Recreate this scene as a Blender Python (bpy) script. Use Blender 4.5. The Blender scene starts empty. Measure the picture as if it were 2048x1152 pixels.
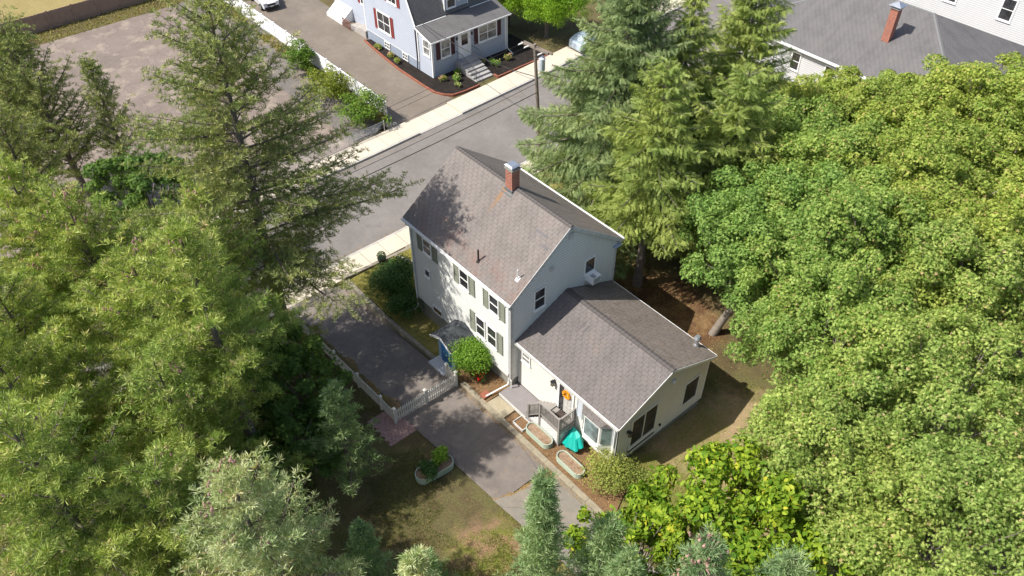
import bpy, math, random
import numpy as np
from mathutils import Vector, Matrix
S = bpy.context.scene
COL = S.collection
R_ = math.radians
# ------------------------------------------------------------------ camera, sky, sun, exposure
cam = bpy.data.cameras.new('camera'); cam.lens = 1640.73/2048*36; cam.sensor_width = 36
cam.clip_start = .5; cam.clip_end = 2000
co = bpy.data.objects.new('camera', cam); COL.objects.link(co)
co.location = (22.03, -18.76, 35.08); co.rotation_euler = (math.pi/2-.755417, 0, .862666)
S.camera = co
SUND = Vector((.33, .68, -1)).normalized()
W = bpy.data.worlds.new('World'); S.world = W; W.use_nodes = True
wn = W.node_tree; sky = wn.nodes.new('ShaderNodeTexSky'); sky.sky_type = 'NISHITA'; sky.sun_disc = False
sky.sun_elevation = math.asin(-SUND.z); sky.sun_rotation = math.atan2(-SUND.x, -SUND.y)
sky.air_density = .9; sky.dust_density = 2.0; sky.ozone_density = .4
bg = wn.nodes['Background']; bg.inputs[1].default_value = .14
wn.links.new(sky.outputs[0], bg.inputs[0])
sl = bpy.data.lights.new('sun', 'SUN'); sl.energy = 5.0; sl.angle = R_(.5); sl.color = (1, .955, .88)
so = bpy.data.objects.new('sun', sl); COL.objects.link(so); so.rotation_euler = SUND.to_track_quat('-Z', 'Y').to_euler()
S.view_settings.view_transform = 'Standard'; S.view_settings.look = 'None'
S.view_settings.exposure = .40; S.view_settings.gamma = 1
S.cycles.max_bounces = 5; S.cycles.diffuse_bounces = 3; S.cycles.transmission_bounces = 3; S.cycles.glossy_bounces = 2
# ------------------------------------------------------------------ materials
def nm(name):
    m = bpy.data.materials.new(name); m.use_nodes = True
    return m, m.node_tree.nodes, m.node_tree.links, m.node_tree.nodes['Principled BSDF']
def ramp(N, L, src, stops):
    r = N.new('ShaderNodeValToRGB'); e = r.color_ramp.elements
    e[0].position = stops[0][0]; e[1].position = stops[-1][0]
    e[0].color = (*stops[0][1], 1); e[1].color = (*stops[-1][1], 1)
    for p, c in stops[1:-1]:
        k = e.new(p); k.color = (*c, 1)
    L.new(src, r.inputs[0]); return r.outputs[0]
def noise(N, L, vec, scale, detail=4, rough=.6):
    n = N.new('ShaderNodeTexNoise'); n.inputs['Scale'].default_value = scale; n.inputs['Detail'].default_value = detail
    n.inputs['Roughness'].default_value = rough
    if vec: L.new(vec, n.inputs['Vector'])
    return n.outputs['Fac']
def mixc(N, L, fac, a, b, mode='MIX'):
    m = N.new('ShaderNodeMix'); m.data_type = 'RGBA'; m.blend_type = mode; m.clamp_factor = True
    for s, v in ((0, fac), (6, a), (7, b)):
        if hasattr(v, 'links') or hasattr(v, 'is_linked'): L.new(v, m.inputs[s])
        elif s == 0: m.inputs[0].default_value = v
        else: m.inputs[s].default_value = (*v, 1)
    return m.outputs[2]
def math_(N, L, op, a, b=0.):
    m = N.new('ShaderNodeMath'); m.operation = op
    for i, v in enumerate((a, b)):
        if hasattr(v, 'is_linked'): L.new(v, m.inputs[i])
        else: m.inputs[i].default_value = v
    return m.outputs[0]
def wpos(N):
    return N.new('ShaderNodeNewGeometry').outputs['Position']
def bump(N, L, B, h, st=.3, d=.02):
    b = N.new('ShaderNodeBump'); b.inputs['Strength'].default_value = st; b.inputs['Distance'].default_value = d
    L.new(h, b.inputs['Height']); L.new(b.outputs[0], B.inputs['Normal'])
def tone(c, k): return tuple(min(1, x*k) for x in c)
def mat(name, c, rough=.7, var=.18, sc=1.5, fine=12, metal=0, bmp=.0, streak=0):
    m, N, L, B = nm(name); p = wpos(N)
    a = noise(N, L, p, sc); b = noise(N, L, p, fine, 3)
    s = math_(N, L, 'ADD', math_(N, L, 'MULTIPLY', a, .6), math_(N, L, 'MULTIPLY', b, .4))
    col = ramp(N, L, s, [(.32, tone(c, 1-var)), (.68, tone(c, 1+var))])
    if streak:
        mp = N.new('ShaderNodeMapping'); mp.inputs['Scale'].default_value = (3.5, 3.5, .35); L.new(p, mp.inputs[0])
        col = mixc(N, L, 1., col, ramp(N, L, noise(N, L, mp.outputs[0], 1, 5, .7), [(.32, (1-streak, 1-streak*.95, 1-streak*.85)), (.55, (1, 1, 1))]), 'MULTIPLY')
    L.new(col, B.inputs['Base Color'])
    B.inputs['Roughness'].default_value = rough; B.inputs['Metallic'].default_value = metal
    if bmp: bump(N, L, B, b, bmp)
    return m
def shingle(name, c, cw=.40, ch=.20, moss=0, side='', spot=None):
    m, N, L, B = nm(name)
    uv = N.new('ShaderNodeUVMap').outputs[0]
    bt = N.new('ShaderNodeTexBrick'); bt.offset = .5; bt.inputs['Scale'].default_value = 1
    bt.inputs['Brick Width'].default_value = cw; bt.inputs['Row Height'].default_value = ch
    bt.inputs['Mortar Size'].default_value = .002; bt.inputs['Mortar Smooth'].default_value = .3
    bt.inputs['Bias'].default_value = -.2
    bt.inputs['Color1'].default_value = (*tone(c, 1.02), 1); bt.inputs['Color2'].default_value = (*tone(c, .97), 1)
    bt.inputs['Mortar'].default_value = (*tone(c, .42), 1); L.new(uv, bt.inputs['Vector'])
    sp = N.new('ShaderNodeSeparateXYZ'); L.new(uv, sp.inputs[0])
    row = math_(N, L, 'FLOOR', math_(N, L, 'DIVIDE', sp.outputs[1], ch)); fy = math_(N, L, 'FRACT', math_(N, L, 'DIVIDE', sp.outputs[1], ch))
    fx = math_(N, L, 'FRACT', math_(N, L, 'ADD', math_(N, L, 'DIVIDE', sp.outputs[0], cw), math_(N, L, 'MULTIPLY', row, .37)))
    slot = math_(N, L, 'MULTIPLY', math_(N, L, 'LESS_THAN', fx, .10), math_(N, L, 'LESS_THAN', fy, .85))
    butt = math_(N, L, 'MULTIPLY', math_(N, L, 'LESS_THAN', fy, .14), .16)
    gap = math_(N, L, 'MAXIMUM', math_(N, L, 'MULTIPLY', slot, .5), butt)
    col = mixc(N, L, gap, bt.outputs[0], tone(c, .28))
    n1 = noise(N, L, uv, .6, 5, .65); n2 = noise(N, L, uv, 9, 4)
    col = mixc(N, L, 1., col, ramp(N, L, n1, [(.3, (.80, .79, .78)), (.52, (1, 1, 1)), (.72, (1.08, 1.02, .98))]), 'MULTIPLY')
    col = mixc(N, L, 1., col, ramp(N, L, n2, [(.3, (.86, .86, .86)), (.7, (1.1, 1.1, 1.1))]), 'MULTIPLY')
    mp = N.new('ShaderNodeMapping'); mp.inputs['Scale'].default_value = (2.2, .22, 1); L.new(uv, mp.inputs[0])
    col = mixc(N, L, 1., col, ramp(N, L, noise(N, L, mp.outputs[0], 1, 5, .7), [(.3, (.84, .83, .82)), (.5, (1, 1, 1)), (.7, (1.1, 1.07, 1.05))]), 'MULTIPLY')
    if moss:
        mm = noise(N, L, uv, 3.2, 8, .8); k = ramp(N, L, mm, [(.48-.06*moss, (0, 0, 0)), (.66-.06*moss, (1, 1, 1))])
        col = mixc(N, L, math_(N, L, 'MULTIPLY', k, .7), col, (.10, .075, .045))
    if spot:   # rust stain running down from the chimney, in roof metres
        sep = N.new('ShaderNodeSeparateXYZ'); L.new(uv, sep.inputs[0])
        dx = math_(N, L, 'SUBTRACT', sep.outputs[0], spot[0]); dy = math_(N, L, 'SUBTRACT', sep.outputs[1], spot[1])
        wv = math_(N, L, 'MULTIPLY', noise(N, L, uv, 4, 4), .3)
        a = math_(N, L, 'ABSOLUTE', math_(N, L, 'SUBTRACT', math_(N, L, 'ADD', dx, wv), .15))
        w = math_(N, L, 'SUBTRACT', 1, math_(N, L, 'DIVIDE', a, .2))
        v = math_(N, L, 'ADD', 1, math_(N, L, 'DIVIDE', dy, 1.7))
        v2 = math_(N, L, 'LESS_THAN', dy, .0)
        f = math_(N, L, 'MULTIPLY', math_(N, L, 'MULTIPLY', math_(N, L, 'MAXIMUM', w, 0), math_(N, L, 'MAXIMUM', v, 0)), v2)
        f = math_(N, L, 'MINIMUM', math_(N, L, 'MULTIPLY', f, 1.3), .75)
        col = mixc(N, L, f, col, (.25, .13, .045))
        a2 = math_(N, L, 'LESS_THAN', sep.outputs[1], 1.5)
        g = math_(N, L, 'MULTIPLY', a2, ramp(N, L, noise(N, L, uv, .9, 5), [(.46, (0, 0, 0)), (.68, (.5, .5, .5))]))
        col = mixc(N, L, g, col, (.20, .10, .075))
    L.new(col, B.inputs['Base Color']); B.inputs['Roughness'].default_value = .85
    h = math_(N, L, 'ADD', math_(N, L, 'MULTIPLY', gap, -1.), math_(N, L, 'MULTIPLY', n2, .5))
    bump(N, L, B, h, .5, .02)
    return m
def leafm(name, c1, c2, c3=None, trans=.35, big=.25, rough=.55):
    m, N, L, B = nm(name)
    g = N.new('ShaderNodeNewGeometry'); rnd = g.outputs['Random Per Island']
    st = [(0, c1), (.5, tuple((a+b)/2 for a, b in zip(c1, c2))), (.94, c2)]
    st.append((1, c3 if c3 else c2))
    col = ramp(N, L, rnd, st)
    n = noise(N, L, g.outputs['Position'], big, 4)
    col = mixc(N, L, 1., col, ramp(N, L, n, [(.35, (.82, .88, .84)), (.65, (1.16, 1.1, .98))]), 'MULTIPLY')
    L.new(col, B.inputs['Base Color']); B.inputs['Roughness'].default_value = rough
    B.inputs['Specular IOR Level'].default_value = .12
    t = N.new('ShaderNodeBsdfTranslucent'); tc = mixc(N, L, 1., col, (1.5, 1.5, .6), 'MULTIPLY'); L.new(tc, t.inputs[0])
    mx = N.new('ShaderNodeMixShader'); mx.inputs[0].default_value = trans
    L.new(B.outputs[0], mx.inputs[1]); L.new(t.outputs[0], mx.inputs[2]); L.new(mx.outputs[0], N['Material Output'].inputs[0])
    return m
def asphalt(name, c, patch=None, crack=.5):
    m, N, L, B = nm(name); p = wpos(N)
    a = noise(N, L, p, .35, 6, .65); b = noise(N, L, p, 3, 5, .7); f = noise(N, L, p, 60, 2)
    col = ramp(N, L, a, [(.3, tone(c, .82)), (.5, c), (.7, tone(c, 1.15))])
    col = mixc(N, L, .6, col, ramp(N, L, b, [(.3, (.8, .8, .8)), (.7, (1.15, 1.13, 1.1))]), 'MULTIPLY')
    col = mixc(N, L, .7, col, ramp(N, L, f, [(.3, (.78, .78, .78)), (.7, (1.2, 1.2, 1.2))]), 'MULTIPLY')
    if patch:
        k = ramp(N, L, noise(N, L, p, .5, 7, .75), [(.50, (0, 0, 0)), (.66, (.85, .85, .85))]); col = mixc(N, L, k, col, patch)
    if crack:
        v = N.new('ShaderNodeTexVoronoi'); v.feature = 'DISTANCE_TO_EDGE'; v.inputs['Scale'].default_value = .28
        wv = mixc(N, L, .12, p, N.new('ShaderNodeTexNoise').outputs['Color'], 'ADD'); L.new(wv, v.inputs['Vector'])
        k = ramp(N, L, v.outputs['Distance'], [(.0, (1, 1, 1)), (.006, (0, 0, 0))])
        col = mixc(N, L, math_(N, L, 'MULTIPLY', k, crack), col, tone(c, .4))
    L.new(col, B.inputs['Base Color']); B.inputs['Roughness'].default_value = .9; bump(N, L, B, f, .35, .01)
    return m
def groundm(name, cs, sc=.5, fine=14, regions=()):
    m, N, L, B = nm(name); p = wpos(N)
    a = noise(N, L, p, sc, 8, .7); b = noise(N, L, p, fine, 5, .7); d = noise(N, L, p, 45, 3, .7)
    k = len(cs); col = ramp(N, L, a, [(.3+.4*i/(k-1), c) for i, c in enumerate(cs)])
    for cx, cy, rx, ry, k1, k2 in regions:
        mp = N.new('ShaderNodeVectorMath'); mp.operation = 'SUBTRACT'; L.new(p, mp.inputs[0]); mp.inputs[1].default_value = (cx, cy, 0)
        ms = N.new('ShaderNodeVectorMath'); ms.operation = 'MULTIPLY'; L.new(mp.outputs[0], ms.inputs[0]); ms.inputs[1].default_value = (1/rx, 1/ry, 0)
        ln = N.new('ShaderNodeVectorMath'); ln.operation = 'LENGTH'; L.new(ms.outputs[0], ln.inputs[0])
        dd = math_(N, L, 'ADD', ln.outputs['Value'], math_(N, L, 'MULTIPLY', noise(N, L, p, .8, 6, .7), .8))
        col = mixc(N, L, ramp(N, L, dd, [(1.15, (1, 1, 1)), (1.45, (0, 0, 0))]) if False else math_(N, L, 'MULTIPLY', math_(N, L, 'SUBTRACT', 1.45, dd), 4), col, ramp(N, L, noise(N, L, p, .9, 6, .7), [(.42, k1), (.6, k2)]))
    col = mixc(N, L, .9, col, ramp(N, L, b, [(.3, (.6, .62, .6)), (.5, (1, 1, 1)), (.72, (1.45, 1.38, 1.25))]), 'MULTIPLY')
    col = mixc(N, L, .8, col, ramp(N, L, d, [(.3, (.6, .6, .6)), (.7, (1.4, 1.4, 1.35))]), 'MULTIPLY')
    L.new(col, B.inputs['Base Color']); B.inputs['Roughness'].default_value = .95
    B.inputs['Specular IOR Level'].default_value = .1
    bump(N, L, B, math_(N, L, 'ADD', b, d), .8, .05)
    return m
def brickm(name, c1, c2, mortar, bw=.21, bh=.075):
    m, N, L, B = nm(name); uv = N.new('ShaderNodeUVMap').outputs[0]
    bt = N.new('ShaderNodeTexBrick'); bt.inputs['Scale'].default_value = 1; bt.inputs['Brick Width'].default_value = bw
    bt.inputs['Row Height'].default_value = bh; bt.inputs['Mortar Size'].default_value = .012
    bt.inputs['Color1'].default_value = (*c1, 1); bt.inputs['Color2'].default_value = (*c2, 1); bt.inputs['Mortar'].default_value = (*mortar, 1)
    L.new(uv, bt.inputs['Vector'])
    col = mixc(N, L, .8, bt.outputs[0], ramp(N, L, noise(N, L, uv, 5, 4), [(.3, (.7, .7, .7)), (.7, (1.25, 1.2, 1.15))]), 'MULTIPLY')
    L.new(col, B.inputs['Base Color']); B.inputs['Roughness'].default_value = .85
    return m
def glassm(name, c, rough=.06):
    m, N, L, B = nm(name); p = wpos(N)
    L.new(ramp(N, L, noise(N, L, p, 1.7, 2), [(.35, tone(c, .6)), (.65, tone(c, 1.6))]), B.inputs['Base Color'])
    B.inputs['Roughness'].default_value = rough; B.inputs['Specular IOR Level'].default_value = .6
    return m
SID = mat('grey vinyl siding', (.72, .72, .69), .6, .04, .7, 5, streak=.06)
SIDC = mat('cream vinyl siding', (.73, .71, .64), .6, .04, .7, 5, streak=.06)
SIDB = mat('pale blue vinyl siding', (.43, .465, .53), .6, .05, .7, 5, streak=.05)
SIDW = mat('white vinyl siding', (.58, .58, .58), .6, .05, .7, 5, streak=.05)
EDGE = {SID.name: mat('painted grey lap shade', (.49, .49, .47), .7, .12), SIDC.name: mat('painted cream lap shade', (.52, .50, .44), .7, .12),  # darker strip low on each siding course: lap shadow line put into the colour
        SIDB.name: mat('painted blue lap shade', (.29, .32, .38), .7, .12), SIDW.name: mat('painted white lap shade', (.40, .40, .40), .7, .12)}
TRIM = mat('white trim paint', (.82, .82, .80), .5, .05)
TRIMW = mat('weathered white paint', (.55, .54, .51), .7, .22, 3, 14)
SHUT = mat('sage shutter paint', (.22, .235, .185), .6, .08)
SHUTG = mat('light grey shutter paint', (.47, .50, .54), .6, .05)
RED = mat('barn red shutter paint', (.22, .035, .03), .6, .1)
MAROON = mat('maroon shutter paint', (.07, .02, .028), .6, .1)
CONC = mat('foundation concrete', (.26, .25, .22), .9, .25, 1.2, 9, bmp=.4)
FNDB = mat('blue grey foundation paint', (.27, .31, .38), .85, .12, 2, 9)
WALK = mat('sidewalk concrete', (.54, .475, .38), .9, .09, .6, 20, bmp=.2)
KERB = mat('granite kerb', (.43, .41, .38), .85, .2, 2, 25)
WALLC = mat('old retaining wall concrete', (.25, .22, .165), .92, .35, 1.3, 7, bmp=.5)
ROOF = shingle('grey asphalt shingles', (.182, .159, .146), spot=(4.55, 4.62))
ROOFM = shingle('lichened asphalt shingles', (.20, .172, .155), moss=.5)
ROOFB = shingle('annex asphalt shingles', (.150, .132, .125))
ROOFS = shingle('neighbour slate grey shingles', (.135, .13, .13), .45, .2)
ROOFD = shingle('vestibule roll roofing', (.055, .062, .07), .9, .5)
ASPH = asphalt('street asphalt', (.178, .162, .150), None, .25)
ASPD = asphalt('driveway asphalt', (.165, .142, .126), (.24, .20, .165), .6)
ASPL = asphalt('old pale driveway asphalt', (.205, .185, .155), (.26, .22, .17), .7)
ASPN = asphalt('neighbour driveway asphalt', (.175, .147, .118), (.145, .122, .10), .3)
ASPP = asphalt('parking lot asphalt', (.188, .150, .126), (.33, .27, .21), .8)
ASPB = asphalt('banked asphalt', (.125, .112, .102), (.24, .19, .13), .8)
GRD = groundm('dry lawn and bare soil', [(.105, .075, .042), (.12, .095, .05), (.14, .125, .055), (.105, .12, .04)], regions=[
    (12.3, 6.0, 6.4, 5.7, (.38, .28, .165), (.30, .26, .12)), (9.2, -7.2, 4.6, 2.9, (.30, .19, .12), (.17, .19, .04)), (.3, 11.2, 5, 3.6, (.13, .07, .04), (.25, .16, .08)),
    (-9.5, 15.5, 8, 7.5, (.30, .24, .10), (.20, .19, .055)), (-17.5, 39, 4, 9, (.32, .26, .12), (.27, .22, .09)), (9.5, 1.2, 2.6, 2.2, (.24, .21, .07), (.17, .18, .05)), (-24, 40, 3, 12, (.3, .25, .12), (.25, .2, .08))])
LAWN = groundm('sunburnt grass', [(.16, .17, .045), (.26, .23, .07), (.34, .27, .11)], 1.2)
LAWN2 = groundm('tan lawn', [(.27, .22, .09), (.32, .26, .12)], .6)
MULCH = groundm('rust coloured mulch', [(.14, .08, .045), (.24, .145, .08), (.20, .125, .075)], 2, 20)
DMULCH = groundm('black mulch', [(.018, .015, .014), (.04, .033, .03)], 2, 20)
SOIL = groundm('straw covered soil', [(.19, .11, .075), (.33, .23, .16), (.40, .30, .22)], 3, 18)
BRK = brickm('red chimney brick', (.40, .085, .035), (.26, .05, .03), (.40, .34, .28), .24, .1)
BRKE = mat('brick edging', (.27, .095, .055), .9, .3, 4, 15)
PAV = mat('brick paver', (.34, .215, .19), .9, .3, 5, 20)
METAL = mat('galvanised metal', (.55, .57, .6), .35, .1, metal=.8)
BLACK = mat('black iron', (.02, .02, .022), .5, .2)
DPIPE = mat('dark pipe', (.03, .028, .028), .6, .2)
DECKM = mat('weathered deck boards', (.27, .25, .23), .85, .14, 2, 25)
DECKF = mat('grey deck floor', (.23, .21, .21), .85, .08, 2, 25)
WOODP = mat('weathered pole wood', (.20, .165, .135), .9, .2, 3, 20)
STOCK = mat('stockade fence wood', (.30, .205, .155), .9, .15, 2, 20)
VINYL = mat('white vinyl fence', (.80, .80, .80), .4, .03)
PICK = mat('white picket paint', (.60, .58, .54), .7, .18, 3, 14)
BLUE = mat('blue door paint', (.02, .16, .42), .5, .1)
PBLUE = mat('pale blue paint', (.30, .45, .60), .6, .1)
TEAL = mat('teal tarpaulin', (.0, .36, .30), .5, .1)
SAGE = mat('pale green planter metal', (.36, .42, .33), .5, .12)
GLS = glassm('window glass', (.035, .035, .038)); GLSB = glassm('bay window glass', (.18, .24, .25), .1)
GLSW = glassm('curtained glass', (.20, .20, .19), .15)
LAMP = mat('lamp glass', (.6, .6, .6), .2, .03)
BARK = mat('grey brown bark', (.17, .14, .12), .95, .35, 4, 22, bmp=.8)
BARKL = mat('pale maple bark', (.23, .195, .16), .95, .3, 4, 22, bmp=.8)
CONE = mat('pine cone scales', (.40, .235, .20), .9, .3, 8, 30)
CARW = mat('white car paint', (.72, .73, .75), .25, .02); CARG = mat('silver blue car paint', (.42, .50, .58), .3, .02)
RUB = mat('tyre rubber', (.02, .02, .02), .8, .1)
WIRE = mat('black cable', (.025, .023, .022), .7, .1)
PINE = leafm('white pine needles', (.155, .25, .045), (.52, .585, .20), (.58, .44, .30), .24)
PINEP = leafm('pale white pine needles', (.30, .40, .18), (.62, .64, .40), (.62, .45, .3), .25)
PINET = leafm('blue green pine needles', (.15, .255, .11), (.36, .46, .25), None, .28)
LOTC = leafm('olive conifer foliage', (.16, .215, .07), (.38, .40, .17), None, .24)
SPR1 = leafm('grey green spruce needles', (.14, .20, .085), (.32, .385, .18), None, .22)
SPR2 = leafm('yellow green spruce needles', (.18, .25, .055), (.38, .44, .14), None, .24)
MAP1 = leafm('green maple leaves', (.095, .195, .035), (.30, .42, .12), None, .26)
MAP2 = leafm('yellow green maple leaves', (.14, .225, .03), (.41, .47, .12), (.44, .30, .15), .26)
MAP3 = leafm('olive maple leaves', (.125, .215, .035), (.40, .48, .14), (.48, .34, .2), .24)
MAP12 = leafm('mid green maple leaves', (.115, .215, .035), (.36, .46, .13), (.42, .30, .15), .26)
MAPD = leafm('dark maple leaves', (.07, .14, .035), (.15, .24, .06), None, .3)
BIGL = leafm('lime broad leaves', (.08, .18, .015), (.33, .43, .045), (.50, .46, .05), .3)
SHB1 = leafm('bright shrub leaves', (.13, .26, .025), (.24, .38, .06), None, .32)
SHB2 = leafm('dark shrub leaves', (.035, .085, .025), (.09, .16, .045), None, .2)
SHB3 = leafm('olive shrub leaves', (.18, .24, .05), (.32, .36, .10), (.36, .28, .12), .3)
HEDG = leafm('vivid hedge leaves', (.14, .27, .02), (.27, .42, .04), None, .35)
ROSE = leafm('red petals', (.42, .01, .012), (.6, .03, .02), None, .2)
PEACH = leafm('peach flower heads', (.45, .26, .17), (.6, .42, .30), None, .2)
LIME = leafm('pale hydrangea heads', (.40, .45, .16), (.55, .55, .25), None, .2)
ORNG = leafm('orange wreath petals', (.75, .33, .02), (.9, .5, .05), None, .2)
BUSHL = leafm('sumac leaflets', (.07, .15, .02), (.20, .30, .05), None, .28)
BUSHY = leafm('olive sumac leaflets', (.12, .17, .02), (.27, .30, .05), None, .28)
DRY = leafm('dry straw and leaves', (.30, .19, .08), (.42, .30, .14), None, .1)
GRS = leafm('grass blades', (.18, .22, .04), (.34, .33, .09), (.44, .34, .14), .25)
WEED = leafm('seeding weeds', (.20, .20, .06), (.33, .28, .10), (.38, .25, .12), .25)
# ------------------------------------------------------------------ mesh helpers
def worig(o):
    v = Vector((0, 0, 0))
    while o is not None: v += o.location; o = o.parent
    return v
def tag(o, label=None, cat=None, group=None, kind=None):
    for k, v in (('label', label), ('category', cat), ('group', group), ('kind', kind)):
        if v: o[k] = v
    return o
def empty(name, loc, label, cat, group=None):
    o = bpy.data.objects.new(name, None); o.location = loc; COL.objects.link(o); o.empty_display_size = .3
    return tag(o, label, cat, group)
class MB:
    def __init__(s): s.v = []; s.f = []; s.uv = []; s.mi = []; s.cur = 0
    def face(s, pts, uv=None):
        i = len(s.v); s.v += [tuple(p) for p in pts]; s.f.append(tuple(range(i, i+len(pts))))
        s.uv.append(uv if uv else None); s.mi.append(s.cur)
    def box(s, x0, x1, y0, y1, z0, z1):
        if x0 > x1: x0, x1 = x1, x0
        if y0 > y1: y0, y1 = y1, y0
        if z0 > z1: z0, z1 = z1, z0
        s.prism([(x0, y0), (x1, y0), (x1, y1), (x0, y1)], z0, z1); return s
    def prism(s, poly, z0, z1):
        n = len(poly); h = (lambda p, z: z(p) if callable(z) else z)
        i = len(s.v); s.v += [(p[0], p[1], h(p, z0)) for p in poly]+[(p[0], p[1], h(p, z1)) for p in poly]
        P = sum(poly[k][0]*poly[(k+1) % n][1]-poly[(k+1) % n][0]*poly[k][1] for k in range(n))
        idx = list(range(n)) if P > 0 else list(range(n))[::-1]
        uvs = lambda ids: [(s.v[j][0], s.v[j][1]) for j in ids]
        a = tuple(i+k for k in idx[::-1]); b = tuple(i+n+k for k in idx)
        for ff in (a, b): s.f.append(ff); s.uv.append(uvs(ff)); s.mi.append(s.cur)
        d = 0
        for k in range(n):
            p, q = idx[k], idx[(k+1) % n]; ff = (i+p, i+q, i+n+q, i+n+p); s.f.append(ff)
            w = math.dist(poly[p], poly[q]); zz = [s.v[j][2] for j in ff]
            s.uv.append([(d, zz[0]), (d+w, zz[1]), (d+w, zz[2]), (d, zz[3])]); d += w; s.mi.append(s.cur)
        return s
    def obox(s, c, size, M=None):
        M = M or Matrix.Identity(3); i = len(s.v); a, b, d = [x/2 for x in size]
        for x, y, z in ((-a, -b, -d), (a, -b, -d), (a, b, -d), (-a, b, -d), (-a, -b, d), (a, -b, d), (a, b, d), (-a, b, d)):
            s.v.append(tuple(Vector(c)+M @ Vector((x, y, z))))
        for ff in ((3, 2, 1, 0), (4, 5, 6, 7), (0, 1, 5, 4), (1, 2, 6, 5), (2, 3, 7, 6), (3, 0, 4, 7)):
            s.f.append(tuple(i+k for k in ff)); s.uv.append(None); s.mi.append(s.cur)
        return s
    def beam(s, a, b, w, h, up=(0, 0, 1)):
        a = Vector(a); b = Vector(b); d = (b-a); x = d.normalized(); u = Vector(up); y = u.cross(x)
        if y.length < 1e-4: y = Vector((1, 0, 0)).cross(x)
        y.normalize(); z = x.cross(y); M = Matrix((x, y, z)).transposed()
        return s.obox((a+b)/2, (d.length, w, h), M)
    def tube(s, pts, r, n=6, cap=True):
        pts = [Vector(p) for p in pts]; rs = r if isinstance(r, (list, tuple)) else [r]*len(pts); i = len(s.v)
        for k, p in enumerate(pts):
            d = (pts[min(k+1, len(pts)-1)]-pts[max(k-1, 0)])
            d = d.normalized() if d.length > 1e-9 else Vector((0, 0, 1))
            a = d.cross(Vector((0, 0, 1)) if abs(d.z) < .95 else Vector((1, 0, 0))).normalized(); b = d.cross(a)
            for j in range(n):
                t = 2*math.pi*j/n; s.v.append(tuple(p+(a*math.cos(t)+b*math.sin(t))*rs[k]))
        for k in range(len(pts)-1):
            for j in range(n):
                s.f.append((i+k*n+j, i+k*n+(j+1) % n, i+(k+1)*n+(j+1) % n, i+(k+1)*n+j)); s.uv.append(None); s.mi.append(s.cur)
        if cap:
            for b0, rev in ((i, 0), (i+(len(pts)-1)*n, 1)):
                ff = tuple(range(b0, b0+n)); s.f.append(ff[::-1] if rev else ff); s.uv.append(None); s.mi.append(s.cur)
        return s
    def blob(s, c, r, n=8, m=5, sq=(1, 1, 1)):
        i = len(s.v)
        for a in range(m+1):
            for b in range(n):
                t = math.pi*a/m; p = 2*math.pi*b/n
                s.v.append((c[0]+r*sq[0]*math.sin(t)*math.cos(p), c[1]+r*sq[1]*math.sin(t)*math.sin(p), c[2]+r*sq[2]*math.cos(t)))
        for a in range(m):
            for b in range(n):
                s.f.append((i+a*n+b, i+(a+1)*n+b, i+(a+1)*n+(b+1) % n, i+a*n+(b+1) % n)); s.uv.append(None); s.mi.append(s.cur)
        return s
    def build(s, name, m, parent=None, smooth=False, local=False):
        me = bpy.data.meshes.new(name); off = Vector((0, 0, 0)) if (parent is None or local) else worig(parent)
        me.from_pydata([(a-off.x, b-off.y, c-off.z) for a, b, c in s.v], [], s.f)
        if any(u is not None for u in s.uv):
            l = me.uv_layers.new(name='UVMap'); k = 0; buf = []
            for ff, u in zip(s.f, s.uv): buf += [c for q in (u or [(0, 0)]*len(ff)) for c in q]
            l.data.foreach_set('uv', buf)
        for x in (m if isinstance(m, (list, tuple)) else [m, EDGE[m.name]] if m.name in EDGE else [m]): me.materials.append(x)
        me.polygons.foreach_set('material_index', s.mi)
        if smooth: me.polygons.foreach_set('use_smooth', [True]*len(s.f))
        me.update(); o = bpy.data.objects.new(name, me); COL.objects.link(o)
        if parent is not None: o.parent = parent
        return o
def copytree(o, parent=None):
    c = o.copy(); COL.objects.link(c)
    if parent is not None: c.parent = parent
    for ch in [x for x in bpy.data.objects if x.parent == o]: copytree(ch, c)
    return c
def st(o): o['kind'] = 'structure'; return o
def lerp(u, xs, ys): return float(np.interp(u, xs, ys))
def zd(u): return lerp(u, [-40, -26, -15.6, -3, 2, 12, 40], [-2.3, -2.1, -1.9, -.3, -.15, 0, .2])
BRKS = [-70, -62, -50, -40, -33, -28.9, -26.7, -22, -17.4, -15.7, -12, -9, -6, -3, -.5, 2, 5, 8, 12, 16, 24, 40]
def strip(name, left, right, m, off, u0, u1, step=None):
    """sheet following the slope of the land between two edges v=left(u), v=right(u)"""
    us = sorted(set([u0, u1]+[b for b in BRKS if u0 < b < u1])); b = MB()
    L = left if callable(left) else (lambda u: left); Rr = right if callable(right) else (lambda u: right)
    for a, c in zip(us[:-1], us[1:]):
        b.face([(a, L(a), zd(a)+off), (c, L(c), zd(c)+off), (c, Rr(c), zd(c)+off), (a, Rr(a), zd(a)+off)])
    return st(b.build(name, m))
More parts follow.
